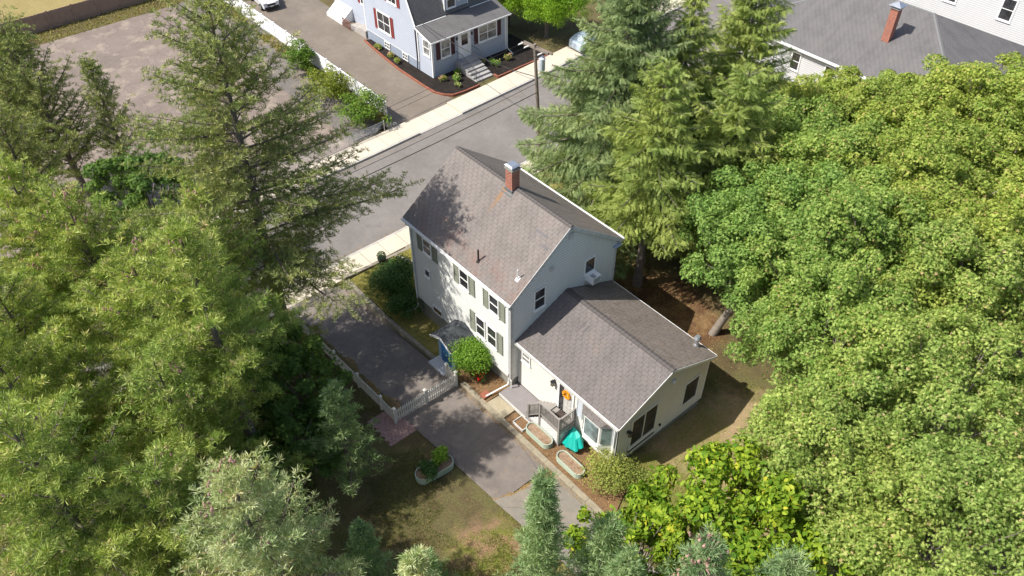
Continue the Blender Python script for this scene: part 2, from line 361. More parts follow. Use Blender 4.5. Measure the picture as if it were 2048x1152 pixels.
# ------------------------------------------------------------------ the land
def hsh(x, y): return math.sin(x*1.7+y*.6)*math.sin(y*1.3-x*.4)*.5+.3*math.sin(x*3.9+1)*math.sin(y*4.3)
def gz(u, v):
    z = zd(u)-.05+.025*hsh(u, v)
    if u > -3: z -= .28*min(1, max(0, (v-2.5)/5))*min(1, (u+3)/3)
    return z
xs = [-600, -300, -150, -90]+list(np.arange(-80, -16, 2.))+list(np.arange(-16, 24, .5))+[26, 30, 40, 60, 100, 200, 600]
ys = [-600, -300, -150, -80, -50]+list(np.arange(-40, -14, 2.))+list(np.arange(-14, 18, .5))+list(np.arange(18, 76, 3.))+[100, 200, 600]
b = MB(); nx, ny = len(xs), len(ys)
for x in xs:
    for y in ys: b.v.append((float(x), float(y), gz(float(x), float(y))))
for i in range(nx-1):
    for j in range(ny-1): b.f.append((i*ny+j, (i+1)*ny+j, (i+1)*ny+j+1, i*ny+j+1)); b.uv.append(None); b.mi.append(0)
st(b.build('ground', GRD, smooth=True))
def nearc(v): return lerp(v, [-100, 5, 39, 120], [-17.3, -17.45, -19.2, -24])     # near kerb line u(v)
def farc(v): return lerp(v, [-100, 8, 26, 45, 120], [-26.4, -26.7, -27.45, -28.6, -33])
vs = list(np.arange(-80, 116, 4.))
b = MB()
for a, c in zip(vs[:-1], vs[1:]):
    us_ = lambda v, k: nearc(v)+(farc(v)-nearc(v))*k
    for k in range(3):
        p = [(us_(a, k/3), a), (us_(a, (k+1)/3), a), (us_(c, (k+1)/3), c), (us_(c, k/3), c)]
        b.face([(x, y, zd(x)-.0) for x, y in p][::-1])
st(b.build('road', ASPH))
strip('side_street', 46.5, 56, ASPH, -.004, -80, -27)
def walk(name, inner, w, side, v0, v1, kerbw=.16, cut=()):
    b = MB(); k = MB(); v = v0
    while v < v1:
        c = v+1.52
        if not any(x0 < v+.7 < x1 for x0, x1 in cut) or True:
            a0, c0 = inner(v), inner(c); s0 = side*kerbw; s1 = side*(kerbw+.02); e = side*w
            zt = zd(a0)+.17
            if any(x0 < v+.7 < x1 for x0, x1 in cut): zt = zd(a0)+.05
            b.prism([(a0+s1, v+.022), (c0+s1, c-.022), (c0+e, c-.022), (a0+e, v+.022)], zt-.2, zt)
            k.prism([(a0, v), (c0, c), (c0+s0, c), (a0+s0, v)], zt-.35, zt-.004)
        v = c
    st(b.build(name, WALK)); st(k.build('kerb', KERB))
walk('sidewalk', nearc, 1.75, 1, -40, 60, cut=((-6.5, -1),)); walk('sidewalk', farc, 2.2, -1, -40, 60, cut=((12.5, 18),))
strip('driveway', lambda u: lerp(u, [-15.6, -2.5, -1.5, 7, 14], [-5.35, -5.45, -5.35, -4.85, -4.7]), -1.75, ASPD, .012, -15.72, 4.9)
b = MB(); p = [(4.55, -5.05), (5.0, -3.9), (5.1, -2.8), (5.55, -1.75), (14, -1.75), (14, -4.5), (7, -4.85)]
b.face([(x, y, zd(x)+.017) for x, y in p][::-1]); st(b.build('driveway', ASPL))
strip('parking_lot', -40, lambda u: 8.6, ASPP, .0, -64, -29.0)
strip('neighbour_driveway', 12.55, lambda u: lerp(u, [-44, -37, -31.8, -28.9], [19.0, 18.2, 18.3, 18.9]), ASPN, .008, -44, -28.7)
strip('neighbour_driveway', 12.55, 20.4, ASPN, .008, -72, -44)
# broken asphalt bank rising to the white fence
rg = random.Random(4); b = MB(); us = list(np.arange(-64, -29, .8)); vv = [8.3, 9, 9.8, 10.6, 11.4, 12.32]
for u in us:
    for k, v in enumerate(vv): b.v.append((u, v, zd(u)+[0, .1, .25, .37, .45, .48][k]*min(1, (-29.-u)/4+.1)+rg.uniform(-.06, .06)*(k > 0)))
for i in range(len(us)-1):
    for j in range(5): b.f.append((i*6+j, i*6+j+1, (i+1)*6+j+1, (i+1)*6+j)[::-1]); b.uv.append(None); b.mi.append(0)
st(b.build('asphalt_bank', ASPB))
strip('lawn', -40, 30, LAWN2, .0, -110, -68)
# raised front lawn of the grey house
zr = lambda u: lerp(u, [-14.6, -9, -5.3, -4.9], [-.85, -.72, -.5, -.48])
b = MB(); us = list(np.arange(-14.4, -4.9, .6)); 
for a in us:
    c = min(a+.6, -4.95)
    for v0, v1 in ((-1.38, .5), (.5, 3), (3, 6), (6, 9)):
        if a > -9 and v0 > .4: continue
        f = lambda u, v: zr(u)+.03*hsh(u*2, v*2)
        b.face([(a, v0, f(a, v0)), (c, v0, f(c, v0)), (c, v1, f(c, v1)), (a, v1, f(a, v1))])
st(b.build('lawn', LAWN))
def flat(name, poly, m, off=.02, z=None):
    b = MB()
    b.prism(poly, lambda p: (zd(p[0]) if z is None else z)-.25, lambda p: (zd(p[0]) if z is None else z)+off); return st(b.build(name, m))
flat('mulch_bed', [(-3.3, -1.42), (-.35, -1.42), (-.35, .3), (-4, .3)], MULCH, .13)
flat('mulch_bed', [(2.5, -1.42), (9.2, -1.42), (8.2, .9), (2.5, .9)], MULCH, .04)
# ------------------------------------------------------------------ building helpers
def P(axis, pos, a, z, out, d):
    return (a, pos+out*d, z) if axis == 'v' else (pos+out*d, a, z)
def siding(b, axis, pos, out, z0, z1, span, lap=.18):
    z = z0
    while z < z1-1e-4:
        zt = min(z+lap, z1); (a0, a1), (c0, c1) = span(z), span(zt)
        if a1-a0 > .02:
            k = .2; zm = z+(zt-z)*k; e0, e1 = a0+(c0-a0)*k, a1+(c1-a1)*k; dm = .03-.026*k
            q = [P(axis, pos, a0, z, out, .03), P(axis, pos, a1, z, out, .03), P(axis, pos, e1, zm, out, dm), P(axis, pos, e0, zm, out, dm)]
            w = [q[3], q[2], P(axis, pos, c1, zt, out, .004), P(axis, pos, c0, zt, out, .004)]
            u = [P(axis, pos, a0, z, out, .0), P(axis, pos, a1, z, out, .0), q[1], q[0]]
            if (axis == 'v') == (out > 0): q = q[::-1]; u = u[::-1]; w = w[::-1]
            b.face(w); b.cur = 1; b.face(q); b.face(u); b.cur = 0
        z = zt
def sbox(b, axis, pos, out, a0, a1, z0, z1, d0, d1):
    p, q = pos+out*d0, pos+out*d1
    if axis == 'v': b.box(a0, a1, p, q, z0, z1)
    else: b.box(p, q, a0, a1, z0, z1)
def window(par, axis, pos, out, a0, a1, z0, z1, fr=TRIM, gl=GLS, cols=1, sash=True, w=.07, name='window', sill=True):
    """outer frame with panes inside it; a0..z1 is the glass opening"""
    b = MB()
    for x0, x1, y0, y1 in ((a0-w, a0, z0-w, z1+w), (a1, a1+w, z0-w, z1+w), (a0, a1, z1, z1+w), (a0, a1, z0-w, z0)):
        sbox(b, axis, pos, out, x0, x1, y0, y1, .0, .06)
    if sill: sbox(b, axis, pos, out, a0-w-.03, a1+w+.03, z0-w-.05, z0-w-.001, .0, .1)
    f = b.build(name, fr, par)
    g = MB(); s = MB(); n = cols; ww = (a1-a0)/n; zm = (z0+z1)/2
    for k in range(n):
        x0, x1 = a0+k*ww, a0+(k+1)*ww
        sbox(g, axis, pos, out, x0+.001, x1-.001, z0+.001, z1-.001, -.01, .026)
        if k: sbox(s, axis, pos, out, x0-.03, x0+.03, z0, z1, .0, .055)
        if sash:
            sbox(s, axis, pos, out, x0+.031*(k > 0), x1-.031*(k < n-1), zm-.03, zm+.03, .0, .045)
    g.build('pane', gl, f)
    if s.v: s.build('sash', fr, f)
    return f
def shutter(par, axis, pos, out, a0, a1, z0, z1, m=SHUT):
    b = MB(); zm = (z0+z1)/2
    for x0, x1, y0, y1 in ((a0, a0+.05, z0, z1), (a1-.05, a1, z0, z1), (a0+.05, a1-.05, z1-.06, z1), (a0+.05, a1-.05, z0, z0+.07), (a0+.05, a1-.05, zm-.03, zm+.03)):
        sbox(b, axis, pos, out, x0, x1, y0, y1, .0, .05)
    z = z0+.09
    while z < z1-.08:
        if abs(z-zm) > .05: sbox(b, axis, pos, out, a0+.05, a1-.05, z, z+.035, .0, .035)
        z += .06
    sbox(b, axis, pos, out, a0+.05, a1-.05, z0+.07, z1-.06, .0, .02)
    return b.build('shutter', m, par)
def roofslab(b, A, B_, C_, D, th=.14, u0=0, v0=0):
    """A->B along the eave, D->C along the ridge; top face carries metres as uv"""
    A, B_, C_, D = [Vector(x) for x in (A, B_, C_, D)]
    ex = (B_-A).normalized(); n = (B_-A).cross(D-A).normalized()
    if n.z < 0: n = -n
    ey = n.cross(ex)
    if ey.dot(D-A) < 0: ey = -ey
    uv = [(((p-A).dot(ex))+u0, ((p-A).dot(ey))+v0) for p in (A, B_, C_, D)]
    f = [A, B_, C_, D]
    if (B_-A).cross(D-A).z < 0: f = f[::-1]; uv = uv[::-1]
    b.face(f, uv); dn = Vector((0, 0, -th)); g = [p+dn for p in f]
    b.face(g[::-1], uv[::-1])
    for i in range(4):
        j = (i+1) % 4; b.face([f[i], g[i], g[j], f[j]])
def ridgecap(b, a, c, w, drop, n):
    a = Vector(a); c = Vector(c); d = (c-a)/n; side = d.cross(Vector((0, 0, 1))).normalized()*w
    for i in range(n):
        p = a+d*i; q = a+d*(i+1.06); l = Vector((0, 0, .02+.008)); l2 = Vector((0, 0, .012))
        for sgn in (1, -1):
            s_ = side*sgn+Vector((0, 0, -drop))
            f = [p+l2, q+l, q+l+s_, p+l2+s_]
            if sgn > 0: f = f[::-1]
            b.face(f, [(0, 0), (.01, 0), (.01, .01), (0, .01)])
            b.face([q+l, q+l+s_, q+l+s_-Vector((0, 0, .03)), q+l-Vector((0, 0, .03))])
def gutter(b, a, c, r=.06, out=(0, -1)):
    a = Vector(a); c = Vector(c); o = Vector((out[0], out[1], 0))
    for k in ((0, -.1, .012, 0), ):
        pass
    b.beam(a+o*.02+Vector((0, 0, -.06)), c+o*.02+Vector((0, 0, -.06)), .02, .13)
    b.beam(a+o*.12+Vector((0, 0, -.06)), c+o*.12+Vector((0, 0, -.06)), .015, .12)
    b.beam(a+o*.07+Vector((0, 0, -.115)), c+o*.07+Vector((0, 0, -.115)), .1, .015)
# ------------------------------------------------------------------ grey house with its annex
H = empty('house', (-4.5, 4, -.6), 'grey sided house with gable roof, red brick chimney and low annex behind it', 'house')
RZ, EZ, SLP = 9.6, 6.63, (9.6-6.63)/4
b = MB(); b.box(-8.95, -.26, .32, 7.68, -2.2, .66); b.build('foundation', CONC, H)
b = MB(); b.prism([(-8.98, .27), (-.22, .27), (-.22, 7.73), (-8.98, 7.73)], .66, 6.5)
zz = lambda v: (RZ-.2)-abs(v-4)*SLP
for u in (-8.98, -.22):
    pass
i0 = len(b.v); b.v += [(-8.98, .27, 6.5), (-.22, .27, 6.5), (-.22, 7.73, 6.5), (-8.98, 7.73, 6.5), (-8.98, 4, zz(4)), (-.22, 4, zz(4))]
for ff in ((0, 1, 5, 4), (2, 3, 4, 5), (1, 2, 5), (3, 0, 4)): b.f.append(tuple(i0+k for k in ff)); b.uv.append(None); b.mi.append(0)
siding(b, 'v', .25, -1, .66, 6.45, lambda z: (-9., -.2)); siding(b, 'v', 7.75, 1, .66, 6.45, lambda z: (-9., -.2))
gs = lambda z: (.25, 7.75) if z < 6.4 else (4-max(0, (RZ-.18-z)/SLP), 4+max(0, (RZ-.18-z)/SLP)) if (RZ-.18-z)/SLP < 3.75 else (.25, 7.75)
siding(b, 'u', -.2, 1, .66, RZ-.2, gs); siding(b, 'u', -9., -1, .66, RZ-.2, gs)
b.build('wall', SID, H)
b = MB()
for x0, x1, y0, y1 in ((-.3, -.17, .21, .25), (-.2, -.165, .21, .36), (-.2, -.165, 7.64, 7.79), (-9.04, -8.9, .21, .25), (-.3, -.17, 7.75, 7.79)): b.box(x0, x1, y0, y1, .6, 6.42)
b.box(-9.24, -.02, -.02, .02, 6.42, 6.6); b.box(-9.24, -.02, 7.98, 8.02, 6.42, 6.6)
b.box(-9.2, -.05, .02, .25, 6.40, 6.44); b.box(-9.2, -.05, 7.75, 7.98, 6.40, 6.44)
for u0 in (-.03, -9.27):
    for s in (0, 1):
        a = (u0+.03, 0 if s == 0 else 8, EZ-.13); c = (u0+.03, 4, RZ-.13); b.beam(a, c, .05, .2)
b.build('trim', TRIMW, H)
rf = MB(); roofslab(rf, (-9.26, 0, EZ), (0, 0, EZ), (0, 4, RZ), (-9.26, 4, RZ), .12)
rf = rf.build('roof', ROOF, H)
r2 = MB(); roofslab(r2, (-9.26, 8, EZ), (0, 8, EZ), (0, 4, RZ-.001), (-9.26, 4, RZ-.001), .12, 13); r2.build('roof_slope', ROOFM, rf)
b = MB(); ridgecap(b, (-9.26, 4, RZ), (0, 4, RZ), .13, .09, 40); b.build('ridge_cap', ROOFB, rf)
b = MB(); b.box(-3.25+.3, -3.1+.3, 0, 0, 0, 0) if False else None
# dark missing-tab patches
b = MB()
def onroof(u, s, w, h, m=.006):   # s metres up from the eave
    c = math.atan(SLP); p = lambda uu, ss: (uu, ss*math.cos(c), EZ+ss*math.sin(c)+m)
    return [p(u, s), p(u+w, s), p(u+w, s+h), p(u, s+h)]
b.face(onroof(-1.55, 3.72, .85, .15)); b.face(onroof(-.75, 3.25, .5, .15)); b.build('shingle_patch', mat('darker shingles', (.13, .12, .12), .9), rf)
# chimney
b = MB(); b.box(-4.70, -4.18, 3.68, 4.20, 8.9, 10.7); ch = b.build('chimney', BRK, rf)
b = MB(); b.box(-4.75, -4.13, 3.63, 4.25, 10.68, 10.76); b.build('brick_collar', CONC, ch)
b = MB(); b.box(-4.6, -4.28, 3.78, 4.1, 10.76, 10.9)
i0 = len(b.v); b.v += [(-4.76, 3.62, 10.9), (-4.12, 3.62, 10.9), (-4.12, 4.26, 10.9), (-4.76, 4.26, 10.9), (-4.66, 3.72, 10.96), (-4.22, 3.72, 10.96), (-4.22, 4.16, 10.96), (-4.66, 4.16, 10.96)]
for ff in ((0, 1, 5, 4), (1, 2, 6, 5), (2, 3, 7, 6), (3, 0, 4, 7), (4, 5, 6, 7), (3, 2, 1, 0)): b.f.append(tuple(i0+k for k in ff)); b.uv.append(None); b.mi.append(0)
b.build('chimney_cap', METAL, ch)
b = MB(); b.prism([(-4.83, 3.5), (-4.05, 3.5), (-4.05, 4.34), (-4.83, 4.34)], lambda p: RZ-abs(p[1]-4)*SLP-.05, lambda p: RZ-abs(p[1]-4)*SLP+.035)
b.prism([(-4.74, 3.64), (-4.14, 3.64), (-4.14, 4.24), (-4.74, 4.24)], 9, 9.5); b.build('flashing', mat('lead flashing', (.12, .14, .15), .5), ch)
b = MB(); zb = EZ+.59*SLP; b.tube([(-3.23, .59, zb-.1), (-3.23, .59, zb+.75)], .05, 10); b.tube([(-3.23, .59, zb-.05), (-3.23, .59, zb+.1)], [.13, .06], 10); b.build('vent_pipe', DPIPE, rf)
b = MB(); zb = EZ+1.0*SLP; b.tube([(-.62, 1.0, zb-.1), (-.62, 1.0, zb+.62)], .035, 10); b.tube([(-.62, 1., zb-.04), (-.62, 1., zb+.08)], [.1, .05], 10)
b.prism([(-.73, .9), (-.51, .9), (-.51, 1.12), (-.73, 1.12)], lambda p: EZ+p[1]*SLP-.01, lambda p: EZ+p[1]*SLP+.012); b.build('vent_pipe', mat('white flue', (.7, .7, .7), .4, .05), rf)
b = MB(); gutter(b, (-9.26, 0, EZ-.01), (0, 0, EZ-.01)); b.build('gutter', TRIM, H)
b = MB(); gutter(b, (-9.26, 8, EZ-.01), (0, 8, EZ-.01), out=(0, 1)); b.build('gutter', TRIM, H)
def spout(path, r=.045, m=TRIM, par=H):
    b = MB(); b.tube(path, r, 8); return b.build('downspout', m, par)
spout([(-.35, -.07, 6.5), (-.35, -.05, 6.35), (-.35, .17, 6.1), (-.35, .17, .45), (-.35, .08, .22), (-.62, -1.25, .02)])
spout([(-.22, .14, 6.0), (-.22, .14, .75), (-.1, .14, .7), (-.1, .14, .1)], .03)
spout([(-8.9, -.07, 6.5), (-8.9, -.05, 6.35), (-8.9, .17, 6.1), (-8.9, .17, -.1), (-9., .05, -.35), (-9.5, -.65, -.62)])
spout([(-.3, 8.07, 6.5), (-.3, 8.05, 6.35), (-.3, 7.84, 6.1), (-.3, 7.84, .2), (-.2, 8.3, -.2)])
LW = ('v', .25-.02, -1)
window(H, *LW, -7.7, -7.05, 5.05, 6.0); shutter(H, *LW, -8.3, -7.86, 4.9, 6.1); shutter(H, *LW, -6.9, -6.46, 4.9, 6.1)
window(H, *LW, -7.78, -7.36, 3.2, 3.68, sash=False, w=.04)
window(H, *LW, -4.38, -3.72, 4.85, 5.98); shutter(H, *LW, -4.94, -4.5, 4.75, 6.08); shutter(H, *LW, -3.6, -3.16, 4.75, 6.08)
window(H, *LW, -1.88, -1.22, 4.82, 5.95); shutter(H, *LW, -2.44, -2.0, 4.72, 6.05); shutter(H, *LW, -1.1, -.68, 4.72, 6.05)
window(H, *LW, -3.08, -2.42, 2.15, 3.45); window(H, *LW, -2.1, -1.44, 2.15, 3.45); shutter(H, *LW, -3.66, -3.22, 2.05, 3.55); shutter(H, *LW, -1.3, -.88, 2.05, 3.55)
window(H, *LW, -7.25, -6.45, .72, 1.12, gl=glassm('amber basement glass', (.12, .07, .03)), sash=False, w=.04, sill=False)
RW = ('u', -.2+.02, 1)
window(H, *RW, 5.38, 6.05, 5.45, 6.35, sash=False); window(H, *RW, 1.78, 2.45, 5.05, 6.32)
b = MB(); sbox(b, *RW, 4.0, 4.3, 8.55, 8.95, 0, .05); b.build('gable_vent', TRIMW, H)
b = MB(); sbox(b, *RW, 2.76, 2.96, 7.2, 7.42, 0, .12); b.build('wall_vent', TRIMW, H)
b = MB(); sbox(b, *RW, 5.38, 6.05, 4.95, 5.37, .01, .03); b.build('window_panel', TRIM, H)
b = MB(); b.beam((-.1, 7.45, 6.2), (-.1, 7.95, 6.28), .3, .06); b.build('soffit_return', mat('pale blue grey flashing', (.35, .42, .5), .5), H)
for a0, z0 in ((1., 4.9), (3., 4.9), (5.5, 4.9), (1., 2.), (5.5, 2.)): window(H, 'u', -9.02, -1, a0, a0+.8, z0, z0+1.3)
b = MB(); sbox(b, 'u', -9.02, -1, 3.3, 4.3, .7, 2.9, 0, .05); b.build('front_door', TRIM, H)
for u0, z0 in ((-7.5, 4.9), (-3.5, 4.9), (-7.5, 2.), (-3.5, 2.)): window(H, 'v', 7.77, 1, u0, u0+.8, z0, z0+1.3)
# vestibule with the blue door
vg = lambda u: 2.02-abs(u+4.2)*.52
b = MB(); b.prism([(-4.95, -1.2), (-4.2, -1.2), (-3.45, -1.2), (-3.45, .28), (-4.2, .28), (-4.95, .28)], -.8, lambda p: vg(p[0])-.1); ve = b.build('vestibule', PBLUE, H)
b = MB(); roofslab(b, (-5.15, -1.55, vg(-5.15)), (-5.15, .28, vg(-5.15)), (-4.2, .28, vg(-4.2)), (-4.2, -1.55, vg(-4.2)), .07)
roofslab(b, (-3.25, -1.55, vg(-3.25)), (-3.25, .28, vg(-3.25)), (-4.2, .28, vg(-4.2)), (-4.2, -1.55, vg(-4.2)), .07, 3.3); b.build('vestibule_roof', ROOFD, ve)
b = MB(); b.beam((-5.15, -1.57, vg(-5.15)-.06), (-4.2, -1.57, vg(-4.2)-.06), .03, .13); b.beam((-4.2, -1.57, vg(-4.2)-.06), (-3.25, -1.57, vg(-3.25)-.06), .03, .13); b.build('vestibule_trim', TRIM, ve)
b = MB(); b.box(-4.62, -3.75, -1.25, -1.2, -.35, 1.55); d = b.build('door', BLUE, ve)
b = MB(); b.box(-4.5, -3.87, -1.262, -1.25, .75, 1.4); b.box(-4.5, -3.87, -1.262, -1.25, -.2, .55); b.build('door_panel', mat('deep blue paint', (.015, .11, .32), .5), d)
b = MB(); b.blob((-3.85, -1.3, .6), .04); b.build('door_knob', METAL, d)
b = MB(); b.box(-5.0, -3.55, -1.95, -1.2, -.75, -.36); b.build('door_step', mat('white step concrete', (.52, .53, .55), .8, .1), ve)
# annex
EA, RA, SA = 3.6, 5.17, .4343
an = MB(); an.box(-.2, 7.1, .8, 7.4, -1.3, .45); an = an.build('annex_foundation', CONC, H)
b = MB(); b.box(-.19, 7.13, .75, 7.43, .2, 3.45)
i0 = len(b.v); b.v += [(-.19, .75, 3.45), (7.13, .75, 3.45), (7.13, 7.43, 3.45), (-.19, 7.43, 3.45), (-.19, 4.09, 4.95), (7.13, 4.09, 4.95)]
for ff in ((0, 1, 5, 4), (2, 3, 4, 5), (1, 2, 5), (3, 0, 4)): b.f.append(tuple(i0+k for k in ff)); b.uv.append(None); b.mi.append(0)
siding(b, 'v', .73, -1, .18, 3.45, lambda z: (-.2, 7.15)); siding(b, 'v', 7.45, 1, .2, 3.45, lambda z: (-.2, 7.15))
ga = lambda z: (.73, 7.45) if z < 3.5 else (max(.73, 4.09-(5.03-z)/SA), min(7.45, 4.09+(5.03-z)/SA))
siding(b, 'u', 7.15, 1, .2, 5.0, ga)
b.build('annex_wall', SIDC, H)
b = MB(); ar = MB(); roofslab(ar, (-.18, .48, EA), (7.35, .48, EA), (7.35, 4.09, RA), (-.18, 4.09, RA), .1); ar = ar.build('annex_roof', ROOFB, H)
r2 = MB(); roofslab(r2, (-.18, 7.7, EA), (7.35, 7.7, EA), (7.35, 4.09, RA-.001), (-.18, 4.09, RA-.001), .1, 9); r2.build('roof_slope', ROOFM, ar)
ridgecap(b, (-.15, 4.09, RA), (7.35, 4.09, RA), .17, .06, 30); b.build('ridge_cap', ROOFB, ar)
b = MB()
for u, v in ((2.0, 2.9), (2.3, 2.85)): b.prism([(u, v), (u+.13, v), (u+.13, v+.45), (u, v+.45)], lambda p: EA+(p[1]-.48)*SA, lambda p: EA+(p[1]-.48)*SA+.006)
b.build('shingle_patch', mat('dark patch shingles', (.10, .09, .09), .9), ar)
b = MB(); b.box(-.1, 7.34, .44, .5, 3.42, 3.585); b.box(-.1, 7.34, 7.68, 7.74, 3.42, 3.585); b.box(-.1, 7.3, .5, .73, 3.41, 3.45)
for s in (0, 1): b.beam((7.36, .48 if s == 0 else 7.7, EA-.12), (7.36, 4.09, RA-.12), .04, .17)
for x, y in ((7.05, .69), (7.05, 7.45)): b.box(x, 7.19, y, y+.04, .2, 3.42)
b.box(7.15, 7.19, .69, .83, .2, 3.42); b.box(7.15, 7.19, 7.35, 7.49, .2, 3.42); b.build('annex_trim', TRIM, H)
b = MB(); gutter(b, (-.1, .48, EA-.01), (7.36, .48, EA-.01)); b.build('gutter', TRIMW, H)
spout([(7.05, .4, 3.45), (7.05, .58, 3.25), (7.05, .64, .3), (7.1, .4, .1)], .035)
b = MB(); b.tube([(6.3, 7.25, 3.6), (6.3, 7.25, 4.35)], .11, 12); b.tube([(6.3, 7.25, 4.35), (6.3, 7.25, 4.5)], [.2, .12], 12); b.tube([(6.3, 7.25, 3.65), (6.3, 7.25, 3.95)], [.25, .12], 12); b.build('stove_flue', METAL, ar)
AW = ('v', .73-.02, -1); BW = ('u', 7.15+.02, 1)
window(H, *AW, .22, .74, 2.35, 2.93, gl=GLSW); 
shutter(H, *AW, 4.36, 4.78, 1.65, 3.15, SHUTG); shutter(H, *AW, 6.86, 7.1, 1.65, 3.15, SHUTG)
b = MB(); sbox(b, *AW, 3.0, 3.1, 1.1, 3.3, 0, .07); sbox(b, *AW, 4.05, 4.15, 1.1, 3.3, 0, .07); sbox(b, *AW, 3.1, 4.05, 3.2, 3.3, 0, .07); sbox(b, *AW, 3.0, 4.15, 1.02, 1.1, 0, .12)
df = b.build('door_frame', TRIM, H)
b = MB(); sbox(b, *AW, 3.42, 4.04, 1.12, 3.18, .0, .05); dd = b.build('door', mat('pale grey door paint', (.5, .5, .47), .5, .1), df)
b = MB()
for z0, z1 in ((1.25, 1.75), (1.85, 2.3)): sbox(b, *AW, 3.52, 3.7, z0, z1, .05, .06); sbox(b, *AW, 3.76, 3.94, z0, z1, .05, .06)
b.build('door_panel', TRIMW, dd)
b = MB(); sbox(b, *AW, 3.1, 3.41, 1.12, 3.18, .0, .035); b.build('side_pane', GLS, df)
def walllamp(axis, pos, out, a, z):
    b = MB(); sbox(b, axis, pos, out, a-.07, a+.07, z-.12, z+.12, 0, .03); sbox(b, axis, pos, out, a-.02, a+.02, z+.02, z+.06, .03, .16)
    sbox(b, axis, pos, out, a-.09, a+.09, z+.06, z+.12, .08, .26); sbox(b, axis, pos, out, a-.08, a+.08, z-.2, z-.16, .09, .25)
    l = b.build('wall_lamp', BLACK, H); g = MB(); sbox(g, axis, pos, out, a-.07, a+.07, z-.16, z+.06, .1, .24); g.build('lamp_glass', glassm('smoked lamp glass', (.1, .09, .06)), l)
walllamp(*AW, 2.68, 2.75); walllamp(*BW, 1.42, 2.42)
# bay window
bp = [(4.9, .73), (5.32, .2), (6.4, .2), (6.86, .73)]
b = MB(); b.prism(bp, 1.2, 1.62); b.prism([(x, y+.03*(y < .5)) for x, y in bp], 1.62, 3.05); b.prism(bp, 3.0, 3.14); bay = b.build('bay_window', TRIM, H)
g = MB()
for (p, q) in zip(bp[:-1], bp[1:]):
    p, q = Vector((*p, 0)), Vector((*q, 0)); d = (q-p).normalized(); n = Vector((d.y, -d.x, 0))
    a = p+d*.11+n*.02; c = q-d*.11+n*.02
    g.beam(a+Vector((0, 0, 2.3)), c+Vector((0, 0, 2.3)), .03, 1.2)
g.build('pane', GLSB, bay)
b = MB(); tp = [(4.98, .73), (5.5, .6), (6.2, .6), (6.78, .73)]; op = [(4.8, .73), (5.25, .1), (6.47, .1), (6.96, .73)]
for k in range(3):
    A, B_, C_, D = (*op[k], 3.14), (*op[k+1], 3.14), (*tp[k+1], 3.5), (*tp[k], 3.5)
    b.face([A, B_, C_, D], [(k, 0), (k+1, 0), (k+1, .6), (k, .6)])
b.face([(x, y, 3.14) for x, y in op][::-1]); b.build('bay_roof', ROOFB, bay)
# rear glass door, window, lights
window(H, *BW, 1.72, 3.5, .95, 2.98, fr=SIDC, cols=2, sash=False, w=.13, name='patio_door')
b = MB(); sbox(b, *BW, 1.6, 3.6, .45, .75, 0, .04); b.build('door_kick_panel', mat('dark panel', (.05, .05, .05), .7), H)
window(H, *BW, 5.68, 6.75, 1.0, 2.68, sash=False, w=.05, sill=False)
b = MB(); b.blob((7.22, 4.5, 3.88), .14, 10, 6, (.5, 1.3, .8)); b.build('flood_light', TRIM, H, True)
b = MB(); sbox(b, *BW, 3.95, 4.06, .75, .87, 0, .08); b.build('water_tap', DPIPE, H)
b = MB(); b.box(-.35, -.3, .1, .24, .85, 1.1); b.build('electric_meter', METAL, H)
# ------------------------------------------------------------------ things around the house
ac = empty('air_conditioner', (0.1, 5.8, 4.92), 'white air conditioner in the upper rear window of the grey house', 'air conditioner')
b = MB(); b.box(-.16, .38, 5.5, 6.1, 4.92, 5.36); body = b.build('casing', TRIM, ac)
b = MB()
for i in range(6): b.box(.05+.05*i, .075+.05*i, 5.56, 5.8, 5.36, 5.366)
for i in range(6): b.box(.38, .386, 5.55, 6.05, 4.98+.06*i, 5.0+.06*i)
b.build('grille', BLACK, ac)
b = MB(); b.beam((-.15, 5.45, 4.7), (.3, 5.45, 4.92), .03, .03); b.build('bracket', METAL, ac)
# deck
dk = empty('deck', (2, .1, -.1), 'weathered grey wooden deck with railed steps at the annex door', 'deck')
b = MB()
for i in range(10): b.box(-.28, 3.0, -.55+.128*i, -.55+.128*i+.118, .04, .10)
b.box(-.28, 3.0, -.56, -.5, -.2, .035); b.build('deck_floor', DECKF, dk)
b = MB(); b.box(-.28, 1.9, -.6, -.565, -.12, .105); b.build('deck_edge', TRIMW, dk)
b = MB()
for i in range(5):
    u0 = 1.7+.26*i; z = .1+.2*(i+1); b.box(u0, u0+.3, -.36, .7, z-.05, z)
    b.box(u0+.02, u0+.04, -.36, .7, z-.2, z-.051)
b.build('steps', DECKM, dk)
b = MB()
for i in range(10): b.box(2.98+.135*i, 2.98+.135*i+.128, -.38, .71, 1.05, 1.10)
b.box(2.98, 4.3, -.42, -.385, .85, 1.1); b.box(4.3, 4.34, -.4, .71, .85, 1.1); b.build('landing', DECKM, dk)
b = MB(); b.box(3.3, 4.0, .1, .6, 1.10, 1.115); b.build('door_mat', mat('dark brown mat', (.05, .035, .03), .9), dk)
def rail(b, a, c, n, base, top, w=.035):
    a = Vector(a); c = Vector(c)
    for i in range(1, n):
        p = a+(c-a)*i/n; b.box(p.x-w/2, p.x+w/2, p.y-w/2, p.y+w/2, p.z+base, p.z+top-.02)
    b.beam(a+Vector((0, 0, top)), c+Vector((0, 0, top)), .09, .04); b.beam(a+Vector((0, 0, base)), c+Vector((0, 0, base)), .05, .05)
ps = [(1.98, -.44, -.15, 1.25), (2.85, -.42, -.15, 2.05), (4.28, -.42, -.15, 2.15), (4.28, .62, .9, 2.15)]
for x, y, z0, z1 in ps:
    b = MB(); b.box(x-.055, x+.055, y-.055, y+.055, z0, z1); b.build('post', DECKM, dk)
